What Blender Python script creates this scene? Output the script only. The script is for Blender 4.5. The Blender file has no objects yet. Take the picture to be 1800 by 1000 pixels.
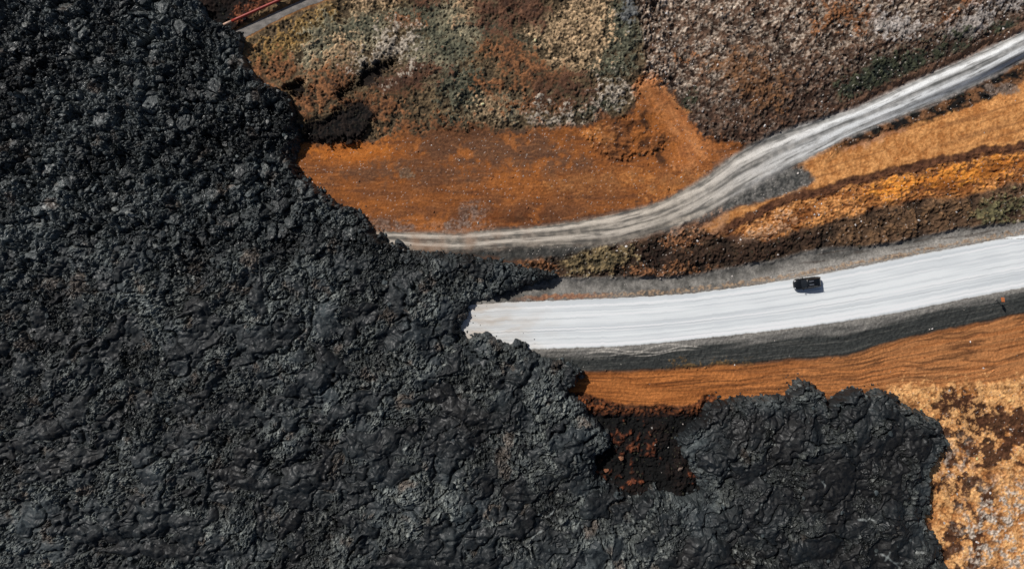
import bpy, bmesh, math, random
import numpy as np

# ------------------------------------------------------------------ basics
S = 0.1                      # metres per photo pixel on the ground
CAM_H = 120.0
scene = bpy.context.scene
coll = scene.collection
F = np.float32
rad = math.radians

def X(px): return (px - 900.0) * S
def Y(py): return (500.0 - py) * S

def C(r, g, b):
    def f(c):
        c /= 255.0
        return c / 12.92 if c <= 0.04045 else ((c + 0.055) / 1.055) ** 2.4
    return np.array([f(r), f(g), f(b)], F)

def tag(o, label=None, cat=None, group=None, kind=None):
    if label: o['label'] = label
    if cat: o['category'] = cat
    if group: o['group'] = group
    if kind: o['kind'] = kind
    return o

# ------------------------------------------------------------------ noise
_tab = {}
def table(seed):
    if seed not in _tab:
        r = np.random.default_rng(seed)
        a = r.random((256, 256)) * 2 * np.pi
        _tab[seed] = (np.cos(a).astype(F).ravel(), np.sin(a).astype(F).ravel())
    return _tab[seed]

def gnoise(x, y, seed):
    gx, gy = table(seed)
    xf = np.floor(x); yf = np.floor(y)
    fx = (x - xf).astype(F); fy = (y - yf).astype(F)
    xi = xf.astype(np.int32) & 255; yi = yf.astype(np.int32) & 255
    xj = (xi + 1) & 255; yj = (yi + 1) & 255
    u = fx * fx * fx * (fx * (fx * 6 - 15) + 10)
    v = fy * fy * fy * (fy * (fy * 6 - 15) + 10)
    def d(ix, iy, ax, ay):
        k = ix * 256 + iy
        return gx[k] * ax + gy[k] * ay
    a = d(xi, yi, fx, fy); b = d(xj, yi, fx - 1, fy)
    c = d(xi, yj, fx, fy - 1); e = d(xj, yj, fx - 1, fy - 1)
    a = a + u * (b - a); c = c + u * (e - c)
    return (a + v * (c - a)) * F(1.5)

def fbm(x, y, octv, seed, gain=0.5):
    t = np.zeros(x.shape, F); amp = 1.0; tot = 0
    cs, sn = math.cos(0.6), math.sin(0.6)
    for i in range(octv):
        t += F(amp) * gnoise(x, y, seed + i)
        tot += amp; amp *= gain
        x, y = (x * cs - y * sn) * F(2.03) + F(17.3), (x * sn + y * cs) * F(2.03) - F(9.1)
    return t / F(tot)

def worley(x, y, seed, jit=0.9):
    r = np.random.default_rng(seed)
    T = r.random((5, 65536)).astype(F)
    xf = np.floor(x); yf = np.floor(y)
    fx = (x - xf).astype(F); fy = (y - yf).astype(F)
    xi = xf.astype(np.int32); yi = yf.astype(np.int32)
    F1 = np.full(x.shape, 9, F); F2 = np.full(x.shape, 9, F)
    ID = np.zeros(x.shape, np.int32); DX = np.zeros(x.shape, F); DY = np.zeros(x.shape, F)
    for i in (-1, 0, 1):
        for j in (-1, 0, 1):
            k = ((xi + i) & 255) * 256 + ((yi + j) & 255)
            px = i + 0.5 + (T[0][k] - 0.5) * F(jit) - fx
            py = j + 0.5 + (T[1][k] - 0.5) * F(jit) - fy
            d = px * px + py * py
            m = d < F1
            F2 = np.where(m, F1, np.minimum(F2, d))
            F1 = np.where(m, d, F1)
            ID = np.where(m, k, ID); DX = np.where(m, -px, DX); DY = np.where(m, -py, DY)
    return np.sqrt(F1), np.sqrt(F2), ID, DX, DY, T[2][ID], T[3][ID], T[4][ID]

def ss(a, b, x):
    t = np.clip((x - a) / (b - a), 0, 1)
    return (t * t * (3 - 2 * t)).astype(F)

# ------------------------------------------------------------------ shapes given in photo pixels
def catmull(pts, n=8, closed=False):
    p = np.array(pts, float); out = []; m = len(p)
    for i in range(m if closed else m - 1):
        if closed:
            a, b, c, d = p[(i - 1) % m], p[i], p[(i + 1) % m], p[(i + 2) % m]
        else:
            a, b, c, d = p[max(i - 1, 0)], p[i], p[i + 1], p[min(i + 2, m - 1)]
        for k in range(n):
            t = k / n
            out.append(0.5 * (2 * b + (c - a) * t + (2 * a - 5 * b + 4 * c - d) * t * t + (3 * b - a - 3 * c + d) * t ** 3))
    if not closed: out.append(p[-1])
    return np.array(out)

GX0, GX1, GY0, GY1, GST = -240, 2040, -240, 1240, 3.0
gxs = np.arange(GX0, GX1, GST); gys = np.arange(GY0, GY1, GST)
GPX, GPY = [a.astype(F) for a in np.meshgrid(gxs, gys)]

def sample(g, px, py):
    x = np.clip((px - GX0) / GST, 0, g.shape[1] - 1.001); y = np.clip((py - GY0) / GST, 0, g.shape[0] - 1.001)
    xi = x.astype(np.int32); yi = y.astype(np.int32)
    fx = (x - xi).astype(F); fy = (y - yi).astype(F)
    w = g.shape[1]; k = yi * w + xi; r = g.ravel()
    a = r[k]; b = r[k + 1]; c = r[k + w]; d = r[k + w + 1]
    a = a + fx * (b - a); c = c + fx * (d - c)
    return a + fy * (c - a)

def seg_d(P, closed):
    D = np.full(GPX.shape, 1e9, F)
    m = len(P)
    for i in range(m if closed else m - 1):
        ax, ay = P[i]; bx, by = P[(i + 1) % m]
        ex, ey = bx - ax, by - ay; L = ex * ex + ey * ey + 1e-9
        t = np.clip(((GPX - ax) * F(ex) + (GPY - ay) * F(ey)) / F(L), 0, 1)
        D = np.minimum(D, (GPX - ax - t * F(ex)) ** 2 + (GPY - ay - t * F(ey)) ** 2)
    return np.sqrt(D)

def sd_poly(pts):            # negative inside
    P = np.array(pts, float)
    D = seg_d(P, True)
    ins = np.zeros(GPX.shape, bool); m = len(P)
    for i in range(m):
        ax, ay = P[i]; bx, by = P[(i + 1) % m]
        if ay == by: continue
        c = ((ay > GPY) != (by > GPY)) & (GPX < (bx - ax) * (GPY - ay) / (by - ay) + ax)
        ins ^= c
    return np.where(ins, -D, D)

def curve(pts):
    q = catmull(pts, 10)
    xs, ys = q[:, 0], q[:, 1]
    s0 = (ys[1] - ys[0]) / (xs[1] - xs[0]); s1 = (ys[-1] - ys[-2]) / (xs[-1] - xs[-2])
    def f(px):
        r = np.interp(px, xs, ys)
        r = np.where(px < xs[0], ys[0] + (np.maximum(px, xs[0] - 400) - xs[0]) * s0, r)
        r = np.where(px > xs[-1], ys[-1] + (np.minimum(px, xs[-1] + 400) - xs[-1]) * s1, r)
        return r.astype(F)
    return f

road_u = curve([(700, 542), (835, 535), (900, 530.5), (1000, 527), (1150, 520), (1250, 511), (1395, 490), (1500, 470), (1650, 440), (1800, 412), (1900, 392)])
road_l = curve([(700, 618), (850, 615), (940, 612.5), (1100, 607), (1250, 592), (1400, 575), (1550, 553), (1700, 523), (1800, 504), (1900, 484)])
emb_l = curve([(900, 662), (1035, 655), (1130, 652), (1200, 648), (1300, 642), (1380, 634), (1450, 630), (1500, 624), (1560, 604), (1650, 583), (1800, 553), (1900, 530)])
plough_l = curve([(900, 705), (1010, 706), (1100, 711), (1200, 713), (1300, 703), (1390, 700), (1500, 695), (1600, 690), (1700, 683), (1800, 668), (1900, 650)])
shoulder_u = curve([(900, 486), (990, 487), (1100, 487), (1200, 485), (1268, 473), (1343, 459), (1390, 449), (1438, 436), (1523, 432), (1608, 418), (1693, 401), (1800, 390), (1900, 375)])
track_u = curve([(600, 410), (678, 409), (790, 411), (865, 406), (940, 400), (1008, 391), (1076, 378), (1144, 362), (1200, 336), (1251, 306), (1312, 262), (1404, 224), (1506, 190), (1608, 143), (1710, 99), (1800, 56), (1900, 8)])
track_l = curve([(600, 430), (688, 433), (736, 439), (804, 440), (906, 434), (1008, 430), (1076, 427), (1110, 419), (1160, 405), (1220, 385), (1300, 342), (1390, 292), (1445, 265), (1489, 241), (1591, 200), (1710, 150), (1800, 103), (1900, 60)])
band_c = curve([(1180, 430), (1240, 414), (1290, 396), (1350, 366), (1420, 342), (1480, 324), (1560, 304), (1680, 278), (1800, 255), (1900, 235)])

lava_pts = [(-500, -500), (330, -500), (335, -60), (341, 0), (352, 6), (371, 14), (374, 34), (388, 46), (405, 54), (422, 58), (435, 64), (440, 78), (439, 94), (441, 109), (452, 122), (459, 138), (468, 153), (486, 158), (503, 163), (518, 173), (526, 195), (530, 221), (536, 252), (528, 268), (522, 282), (526, 303), (541, 318), (558, 328), (575, 341), (588, 352), (600, 361), (622, 366), (640, 375), (646, 390), (653, 402), (675, 410), (682, 424), (690, 431), (697, 426), (704, 422), (709, 432), (716, 440), (735, 441), (753, 443), (790, 446), (830, 449), (865, 455), (890, 461), (913, 466), (940, 470), (967, 477), (985, 486), (970, 497), (943, 507), (923, 511), (906, 520), (882, 525), (858, 531), (838, 536), (832, 545), (836, 556), (824, 566), (814, 581), (821, 592), (834, 588), (846, 584), (858, 587), (872, 592), (882, 603), (897, 603), (908, 597), (923, 602), (936, 610), (939, 622), (950, 629), (964, 630), (988, 634), (1008, 637), (1020, 645), (1030, 655), (1034, 665), (1022, 682), (1010, 696), (1022, 705), (1034, 712), (1040, 724), (1043, 738), (1060, 752), (1078, 765), (1084, 778), (1080, 792), (1062, 806), (1055, 818), (1057, 843), (1070, 854), (1086, 861), (1108, 868), (1130, 871), (1142, 863), (1153, 858), (1174, 868), (1200, 877), (1225, 876), (1238, 862), (1230, 845), (1220, 830), (1212, 812), (1199, 800), (1194, 780), (1200, 763), (1220, 746), (1240, 736), (1238, 722), (1246, 711), (1270, 704), (1295, 701), (1336, 696), (1365, 697), (1384, 700), (1390, 688), (1394, 677), (1404, 670), (1420, 673), (1433, 678), (1443, 687), (1452, 695), (1462, 708), (1473, 698), (1482, 689), (1506, 684), (1520, 688), (1530, 693), (1543, 687), (1557, 689), (1573, 691), (1584, 699), (1590, 709), (1599, 716), (1612, 722), (1624, 719), (1630, 731), (1656, 739), (1667, 752), (1674, 768), (1677, 790), (1665, 806), (1650, 819), (1643, 832), (1641, 848), (1646, 866), (1645, 885), (1646, 903), (1635, 914), (1641, 930), (1650, 946), (1660, 962), (1666, 985), (1672, 1002), (1685, 1060), (1690, 1500), (-500, 1500)]
LAVA_SD = sd_poly(lava_pts)

def warp(px, py, k=1.0):
    ax = fbm(px / 46, py / 46, 3, 11) * F(9 * k) + gnoise(px / 9, py / 9, 31) * F(2.6 * k)
    ay = fbm(px / 46, py / 46, 3, 15) * F(9 * k) + gnoise(px / 9, py / 9, 33) * F(2.6 * k)
    return px + ax, py + ay

def lava_depth(px, py):
    """distance inside the lava front in photo pixels (positive inside); the traced edge includes
    the front's own shadow and its lean away from the point below the camera"""
    qx = 900 + (px - 900) * F(1.013); qy = 500 + (py - 500) * F(1.013)
    w1 = fbm(qx / 24, qy / 24, 4, 51, .6); w2 = fbm(qx / 24, qy / 24, 4, 55, .6)
    qx = qx + w1 * F(9); qy = qy + w2 * F(9)
    f1 = worley(qx / 9, qy / 9, 61)[0]
    d = np.maximum(sample(LAVA_SD, qx, qy), sample(LAVA_SD, qx + F(7), qy + F(6)))
    return -d - (f1 - F(0.45)) * F(6.0)

# ------------------------------------------------------------------ mesh helpers
def make_mesh(name, V, faces, mat, cols=None, smooth=True, extra=None):
    """faces: (n,k) int array"""
    me = bpy.data.meshes.new(name)
    n, k = faces.shape
    me.vertices.add(len(V)); me.vertices.foreach_set('co', np.ascontiguousarray(V, F).ravel())
    me.loops.add(n * k); me.loops.foreach_set('vertex_index', np.ascontiguousarray(faces, np.int32).ravel())
    me.polygons.add(n); me.polygons.foreach_set('loop_start', np.arange(0, n * k, k, dtype=np.int32))
    me.update(calc_edges=True)
    me.polygons.foreach_set('use_smooth', np.full(n, smooth, bool))
    if cols is not None:
        a = me.attributes.new('Col', 'FLOAT_COLOR', 'POINT')
        rgba = np.ones((len(V), 4), F); rgba[:, :3] = cols
        a.data.foreach_set('color', rgba.ravel())
    if extra:
        for kx, v in extra.items():
            a = me.attributes.new(kx, 'FLOAT', 'POINT'); a.data.foreach_set('value', np.ascontiguousarray(v, F).ravel())
    me.materials.append(mat)
    o = bpy.data.objects.new(name, me); coll.objects.link(o)
    return o

def axis(lo, hi, step, far, nfar):
    c = np.arange(lo, hi + step * .5, step)
    g = np.geomspace(step, far, nfar)
    g = np.cumsum(g) * far / np.sum(g)
    return np.concatenate([(lo - g)[::-1], c, hi + g]).astype(F)

def grid_faces(nx, ny, keep=None):
    i = np.arange(nx - 1)[None, :] + np.arange(ny - 1)[:, None] * nx
    q = np.stack([i, i + 1, i + nx + 1, i + nx], -1)
    if keep is not None: q = q[keep]
    return q.reshape(-1, 4)

def compact(V, faces, *arrs):
    used = np.zeros(len(V), bool); used[faces.ravel()] = True
    m = np.cumsum(used) - 1
    return (V[used], m[faces]) + tuple(a[used] for a in arrs)

# ------------------------------------------------------------------ materials
def surf_mat(name, rough=0.9, spec=0.3, scale=9.0, amount=0.35, bump=0.3, bscale=14.0, rough_attr=None, base=None, bdist=0.04):
    m = bpy.data.materials.new(name); m.use_nodes = True
    nt = m.node_tree; N = nt.nodes; L = nt.links
    b = N['Principled BSDF']; b.inputs['Roughness'].default_value = rough
    b.inputs['Specular IOR Level'].default_value = spec
    geo = N.new('ShaderNodeNewGeometry')
    nz = N.new('ShaderNodeTexNoise'); nz.inputs['Scale'].default_value = scale; nz.inputs['Detail'].default_value = 4
    L.new(geo.outputs['Position'], nz.inputs['Vector'])
    mr = N.new('ShaderNodeMapRange'); mr.inputs[1].default_value = 0.3; mr.inputs[2].default_value = 0.7
    mr.inputs[3].default_value = 1 - amount; mr.inputs[4].default_value = 1 + amount
    L.new(nz.outputs['Fac'], mr.inputs[0])
    vm = N.new('ShaderNodeVectorMath'); vm.operation = 'SCALE'
    if base is None:
        at = N.new('ShaderNodeAttribute'); at.attribute_name = 'Col'
        L.new(at.outputs['Color'], vm.inputs[0])
    else:
        vm.inputs[0].default_value = base
    L.new(mr.outputs[0], vm.inputs['Scale'])
    L.new(vm.outputs[0], b.inputs['Base Color'])
    if bump:
        n2 = N.new('ShaderNodeTexNoise'); n2.inputs['Scale'].default_value = bscale; n2.inputs['Detail'].default_value = 5
        L.new(geo.outputs['Position'], n2.inputs['Vector'])
        bp = N.new('ShaderNodeBump'); bp.inputs['Strength'].default_value = bump; bp.inputs['Distance'].default_value = bdist
        L.new(n2.outputs['Fac'], bp.inputs['Height']); L.new(bp.outputs[0], b.inputs['Normal'])
    if rough_attr:
        a2 = N.new('ShaderNodeAttribute'); a2.attribute_name = rough_attr
        L.new(a2.outputs['Fac'], b.inputs['Roughness'])
    return m

def plain_mat(name, col, rough=0.5, metal=0.0, spec=0.5, amount=0.12, scale=6.0):
    m = surf_mat(name, rough, spec, scale, amount, 0, base=tuple(col))
    m.node_tree.nodes['Principled BSDF'].inputs['Metallic'].default_value = metal
    return m

M_ground = surf_mat('ground_soil', 0.95, 0.15, 5.0, 0.22, 0.5, 9.0)
M_road = surf_mat('pale_road_surface', 0.9, 0.2, 7.0, 0.03, 0.05, 12.0)
M_track = surf_mat('dirt_track_surface', 0.95, 0.15, 6.0, 0.14, 0.3, 10.0)
M_path = surf_mat('path_surface', 0.9, 0.2, 8.0, 0.14, 0.2, 14.0)
M_lava = surf_mat('lava_crust', 0.6, 0.45, 6.0, 0.25, 0.6, 8.0, rough_attr='Rough', bdist=0.06)
M_rubble = surf_mat('lava_rubble_rock', 0.6, 0.4, 6.0, 0.3, 0.5, 9.0)
M_moss = surf_mat('moss_cushion', 0.95, 0.1, 9.0, 0.4, 0.7, 16.0)
M_stone = surf_mat('stone_surface', 0.9, 0.25, 8.0, 0.3, 0.5, 12.0)

# ------------------------------------------------------------------ GROUND
gx = axis(-97, 97, 0.14, 1500, 40); gy = axis(-56, 56, 0.14, 1500, 40)
NX, NY = len(gx), len(gy)
WX, WY = np.meshgrid(gx, gy)
PX = (WX / S + 900).ravel().astype(F); PY = (500 - WY / S).ravel().astype(F)
inner = ((np.abs(WX) < 140) & (np.abs(WY) < 100)).ravel()
UX, UY = warp(PX, PY)                       # organic borders
VX, VY = warp(PX, PY, 0.35)
n_big = fbm(PX / 140, PY / 140, 3, 101)
n_mid = fbm(PX / 42, PY / 42, 4, 111)
n_small = fbm(PX / 12, PY / 12, 3, 121)
n_fine = fbm(PX / 4.5, PY / 4.5, 2, 131)
rngG = np.random.default_rng(5)
white = rngG.random(len(PX)).astype(F)
def n01(n, lo=-0.45, hi=0.45): return ss(lo, hi, n)

NV = len(PX)
COL = np.empty((NV, 3), F); COL[:] = C(84, 60, 46)
ZB = np.zeros(NV, F)                        # broad height, m
A_moss = np.zeros(NV, F)                    # cushion relief weight
A_rock = np.zeros(NV, F)                    # rocky relief weight
A_fine = np.full(NV, 0.5, F)                # grain weight
MOSS_C = np.zeros(NV, F)                    # density maps for the scatter
STONE_D = np.zeros(NV, F)

def lerp3(a, b, t): return a[None, :] * (1 - t[:, None]) + b[None, :] * t[:, None]
def paint(m, c):
    global COL
    c = c if c.ndim == 2 else c[None, :]
    COL = COL + (c - COL) * m[:, None]
def pz(m, z):
    global ZB
    ZB = ZB + (z - ZB) * m
def pm(pts, soft=6.0, w='U', smooth_pts=True):
    P = catmull(pts, 5, True) if smooth_pts else np.array(pts)
    g = sd_poly(P)
    qx, qy = {'U': (UX, UY), 'V': (VX, VY), 'N': (PX, PY)}[w]
    return ss(soft, -soft, sample(g, qx, qy))
def pl(pts, width, soft=4.0, w='V'):
    g = seg_d(catmull(pts, 6), False)
    qx, qy = {'U': (UX, UY), 'V': (VX, VY), 'N': (PX, PY)}[w]
    return ss(width + soft, width - soft, sample(g, qx, qy))
def between(fa, fb, soft=4.0, w='V'):
    qx, qy = {'U': (UX, UY), 'V': (VX, VY), 'N': (PX, PY)}[w]
    a = fa(qx); b = fb(qx)
    return ss(-soft, soft, qy - a) * ss(-soft, soft, b - qy)
def setw(arr, m, v): arr += (v - arr) * m

# --- worley fields shared by the vegetation and rocks
cf1, cf2, cid, cdx, cdy, cr, cr2, cr3 = worley(PX / 5.4 + n_small * .3, PY / 5.4 + n_fine * .2, 201)
bf1, bf2, bid, bdx, bdy, br, br2, br3 = worley(PX / 4.6 + n_small * .2, PY / 4.6, 211)

# --- 1 moss hillside, top middle
far_n = (PY < 700).astype(F)
moss_zone = pm([(420, -400), (1150, -400), (1140, 60), (1135, 150), (1110, 190), (1090, 205), (1000, 222), (900, 230), (780, 236), (650, 245), (530, 250), (500, 170), (440, 110), (430, 60)], 7)
mixc = lerp3(C(78, 66, 50), C(130, 108, 78), n01(n_mid + n_small * .6 + n_fine * .4))
paint(moss_zone, mixc)
setw(A_moss, moss_zone, 1.0); setw(MOSS_C, moss_zone, 0.6)
stp = ss(660, 540, UX)
pz((ss(250, 205, UY) * stp + ss(262, 120, UY) * (1 - stp)) * ss(1210, 1100, UX), 2.4)
def spots(pts_list, c, soft=14, amt=1.0, brk=0.25, ed=.18):
    m = np.zeros(NV, F)
    for p in pts_list: m = np.maximum(m, pm(p, soft * 2.8))
    m = ss(.5 - ed, .5 + ed, m + (n_mid * .7 + n_small * .8 + n_fine * .45 + (white - .5) * .3) * (m > .01) * (1 - .45 * (m > .995)) * (.8 + brk)) * F(amt)
    paint(m, c); return m
def ell(cx, cy, rx, ry, ang=0):
    a = np.linspace(0, 2 * np.pi, 10, endpoint=False); t = rad(ang)
    x = np.cos(a) * rx; y = np.sin(a) * ry
    return [(cx + u * math.cos(t) - v * math.sin(t), cy + u * math.sin(t) + v * math.cos(t)) for u, v in zip(x, y)]

olive = lerp3(C(84, 72, 46), C(148, 116, 68), n01(n_small + n_fine * .8))
green = lerp3(C(56, 58, 48), C(100, 98, 80), n01(n_small + n_fine * .6))
greyg = lerp3(C(112, 108, 88), C(150, 138, 112), n01(n_small))
beige = lerp3(C(104, 88, 66), C(178, 150, 116), n01(n_small + n_fine * .8))
rust = lerp3(C(60, 44, 35), C(136, 92, 60), n01(n_small + n_fine * .7))
brown = lerp3(C(62, 44, 36), C(102, 72, 54), n01(n_small))
pale = lerp3(C(82, 74, 65), C(166, 154, 138), n01(n_small + n_fine))
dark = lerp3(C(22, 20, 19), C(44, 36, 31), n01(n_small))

m_ol = spots([ell(520, 85, 105, 26, -32), ell(700, 15, 50, 14, 0), ell(470, 130, 30, 16, 0)], olive)
m_gy = spots([ell(610, 85, 95, 42, -30), ell(800, 60, 60, 50, 0), ell(760, 110, 50, 40), ell(880, 190, 60, 25), ell(730, 35, 60, 25)], greyg)
m_gr = spots([ell(630, 60, 70, 16, -30), ell(735, 30, 45, 22, 10), ell(760, 65, 40, 20, 0), ell(825, 165, 55, 38, 20), ell(800, 95, 40, 18), ell(1085, 60, 40, 60, 10), ell(1070, 120, 50, 28, 0), ell(860, 55, 30, 25), ell(930, 80, 40, 16), ell(1035, 190, 55, 20, -10), ell(800, 215, 30, 12)], green)
m_be = spots([ell(1025, 55, 42, 70, 0), ell(960, 60, 40, 30), ell(670, 10, 40, 16), ell(860, 190, 28, 22), ell(590, 120, 60, 22, -35), ell(990, 120, 40, 15, 0), ell(830, 30, 28, 18)], beige)
m_ru = spots([ell(915, 120, 48, 22, 25), ell(960, 150, 40, 18, 0), ell(880, 95, 30, 16), ell(960, 185, 60, 16, 0), ell(715, 45, 18, 10), ell(580, 165, 60, 30, -35), ell(660, 190, 60, 22, 0), ell(700, 150, 50, 20, -10), ell(720, 225, 50, 14), ell(830, 228, 30, 8), ell(490, 130, 50, 20, 10), ell(900, 155, 60, 12)], rust)
m_br = spots([ell(900, 25, 60, 25, 0), ell(880, 45, 50, 14), ell(720, 140, 60, 16, -10), ell(1010, 165, 50, 12), ell(740, 0, 40, 12)], brown)
m_pl = spots([ell(695, 95, 34, 22, -25), ell(665, 120, 40, 14, -25), ell(1000, 215, 60, 8), ell(1170, 60, 26, 60, 5), ell(1085, 165, 30, 12)], pale)
m_gg = spots([ell(1105, 25, 16, 26, 0)], lerp3(C(92, 94, 92), C(112, 112, 110), n01(n_small)), 6)
setw(MOSS_C, m_gr, 0.95); setw(MOSS_C, m_be, 0.75); setw(MOSS_C, m_ru, 0.18); setw(MOSS_C, m_br, 0.3); setw(MOSS_C, m_gg, 0.2); setw(MOSS_C, m_ol, 0.85); setw(MOSS_C, m_gy, 0.85)
setw(A_moss, m_ru, .45)
scarp_shade = spots([[(600, 168), (625, 150), (650, 128), (690, 108), (700, 116), (668, 140), (640, 160), (610, 175)], ell(530, 160, 16, 10), [(540, 240), (560, 222), (590, 205), (630, 190), (652, 196), (648, 220), (636, 244), (600, 250), (550, 248)]], dark, 6)  # shadow below the scarp and lava edge painted dark, ground lowered too
pz(scarp_shade, 1.0); setw(MOSS_C, scarp_shade, .05)
# left of the red pipe
corner = pm([(220, -200), (700, -200), (600, -30), (540, -3), (480, 24), (425, 58), (400, 80), (330, 70), (260, 0)], 4)
paint(corner, lerp3(C(18, 16, 15), C(40, 29, 24), n01(n_mid)))  # blackish ground; shade in the gap beside the lava is painted in too
setw(MOSS_C, corner, .45); setw(A_moss, corner, 1)
spots([ell(468, 8, 18, 18, -30), ell(436, 30, 16, 6, -25)], lerp3(C(52, 32, 24), C(112, 66, 44), n01(n_small + n_fine)), 5)

# --- 2 lichen and stone slope, top right
rock_zone = pm([(1140, -400), (2300, -400), (1950, -20), (1800, 50), (1700, 92), (1600, 138), (1500, 186), (1400, 220), (1310, 256), (1255, 248), (1220, 215), (1180, 160), (1135, 150), (1128, 60)], 7)
lic = n01(fbm(PX / 18, PY / 13, 4, 141, .72), -.2, .12) * (0.45 + 0.55 * n01(n_mid + n_big * .5, -.5, .3))
paint(rock_zone, lerp3(C(50, 37, 30), C(104, 80, 64), n01(n_mid + n_small * .8)))
lm = rock_zone * lic
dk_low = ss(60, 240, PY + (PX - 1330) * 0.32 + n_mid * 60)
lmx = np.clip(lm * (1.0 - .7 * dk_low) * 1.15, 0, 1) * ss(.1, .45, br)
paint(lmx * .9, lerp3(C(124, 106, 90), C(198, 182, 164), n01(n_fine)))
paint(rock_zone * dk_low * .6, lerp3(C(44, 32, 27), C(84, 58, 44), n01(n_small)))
setw(A_rock, rock_zone, .75); setw(MOSS_C, rock_zone, .22); setw(STONE_D, rock_zone, .8)
pz(rock_zone * ss(1150, 1340, UX), .9 + 1.3 * ss(0, 110, track_u(PX) - PY))
spots([ell(1330, 165, 40, 26, 20), ell(1290, 120, 40, 20, 0), ell(1345, 140, 25, 12)], lerp3(C(92, 62, 40), C(124, 86, 54), n01(n_small)), 14, .7)
spots([ell(1470, 38, 22, 14, -20), ell(1440, 48, 24, 9), ell(1505, 45, 12, 22, 25), ell(1690, 10, 24, 10, -20), ell(1655, 38, 18, 7, -45), ell(1205, 105, 12, 10), ell(1425, 22, 14, 7)], rust, 6)
spots([ell(1760, 12, 36, 12, -10), ell(1560, 50, 40, 14), ell(1700, 45, 50, 18, -30)], lerp3(C(118, 110, 104), C(176, 170, 164), n01(n_small)), 10, .7)
m_dg = spots([ell(1560, 125, 70, 22, -18), ell(1650, 95, 44, 12, -25), ell(1490, 155, 34, 14, -10), ell(1755, 55, 22, 10, -25), ell(1205, 180, 14, 16)], lerp3(C(30, 36, 33), C(64, 66, 50), n01(n_small)), 9)
setw(MOSS_C, m_dg, .9)
verge = between(lambda q: track_u(q) - 17, lambda q: track_u(q) + 4, 5) * ss(1440, 1520, PX)
paint(verge, lerp3(C(100, 74, 58), C(134, 100, 78), n01(n_mid))); setw(A_rock, verge, .2); setw(MOSS_C, verge, .06); setw(STONE_D, verge, .2)

def soil(pts_list, c, soft=14, amt=1.0): return spots(pts_list, c, soft * .5, amt, .05, .36)
# --- 3 orange flat, left of the track
flat = pm([(500, 254), (540, 250), (650, 246), (740, 236), (860, 232), (950, 228), (1040, 216), (1095, 207), (1118, 192), (1122, 168), (1146, 164), (1182, 188), (1225, 225), (1258, 250), (1312, 262), (1262, 300), (1205, 334), (1144, 360), (1080, 376), (1000, 392), (900, 404), (790, 412), (670, 412), (560, 345), (480, 300)], 24)
flat = ss(.28, .72, flat + (n_mid * .6 + n_small * .5 + n_fine * .25) * (flat > .01) * (flat < .995))
fo = lerp3(C(118, 70, 36), C(166, 100, 48), n01(n_mid + n_small * .5))
paint(flat, fo)
setw(A_moss, flat, 0.0); setw(A_rock, flat, 0.06); setw(A_fine, flat, .5); setw(MOSS_C, flat, .004); setw(STONE_D, flat, .11)
pz(flat * ss(204, 255, UY) * stp, 0.0)
hst = fbm(PX / 90, PY / 9, 4, 151)                       # horizontal scrape marks
paint(flat * n01(hst, .0, .35) * .6, C(92, 58, 40))
soil([ell(625, 268, 85, 17, 0)], lerp3(C(166, 92, 30), C(190, 112, 42), n01(n_small)), 12, .8)
soil([ell(860, 262, 140, 30, 2), ell(960, 285, 70, 16, 0), ell(720, 300, 120, 12, 0)], lerp3(C(80, 58, 46), C(108, 76, 54), n01(hst)), 22, .9)
soil([ell(760, 378, 90, 14), ell(700, 392, 60, 14), ell(960, 375, 60, 10), ell(670, 345, 40, 10)], lerp3(C(92, 58, 38), C(122, 76, 46), n01(n_small)), 12, .8)
soil([ell(900, 380, 90, 14)], lerp3(C(92, 50, 26), C(122, 70, 36), n01(n_small)), 12, .8)
soil([ell(930, 381, 62, 4, -2)], lerp3(C(44, 30, 22), C(84, 52, 32), n01(n_small + n_fine)), 6, .85)
soil([ell(825, 382, 12, 24, 35), ell(790, 396, 44, 7), ell(700, 396, 50, 8)], lerp3(C(70, 58, 52), C(122, 104, 94), n01(n_small + n_fine)), 9, .75)
soil([ell(832, 372, 24, 14, 20), ell(800, 395, 70, 6), ell(668, 390, 30, 8)], lerp3(C(84, 68, 58), C(134, 112, 98), n01(n_fine + n_small)), 8, .55)
soil([ell(715, 305, 16, 8)], lerp3(C(92, 80, 64), C(132, 116, 96), n01(n_fine)), 6, .7)
fanm = soil([[(1106, 150), (1140, 135), (1178, 170), (1222, 222), (1250, 262), (1215, 300), (1180, 290), (1190, 250), (1160, 210), (1120, 180)]], lerp3(C(160, 98, 54), C(198, 132, 80), n01(fbm((PX - PY * .6) / 14, (PY + PX * .4) / 60, 3, 155))), 12, .85)
gul = soil([ell(1105, 250, 60, 28, -8), ell(1080, 232, 50, 16, -10)], lerp3(C(74, 44, 26), C(150, 92, 48), n01(n_small)), 10, .9)
gn = fbm(PX / 20, PY / 15, 4, 159, .6)
setw(A_rock, gul, .04); GULR = gul * (1 - np.abs(gn) * 3) * .10; paint(gul * n01(gn, -.02, .12) * .9, C(50, 31, 21)); pz(gul, 0.25 + .3 * n01(-gn, -.25, .3))
soil([ell(1160, 275, 7, 16, -30), ell(1135, 215, 7, 20, -20)], dark, 5, .8)
soil([ell(1055, 320, 100, 14, -5), ell(1180, 325, 60, 12, -20), ell(1050, 240, 26, 12, 0)], lerp3(C(172, 104, 46), C(200, 134, 74), n01(n_small)), 12, .7)
dkl = between(lambda q: track_u(q) - 9, lambda q: track_u(q) - 2, 2.5) * ss(840, 900, PX) * ss(1120, 1060, PX)
paint(dkl * .8, C(74, 44, 28))

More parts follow.
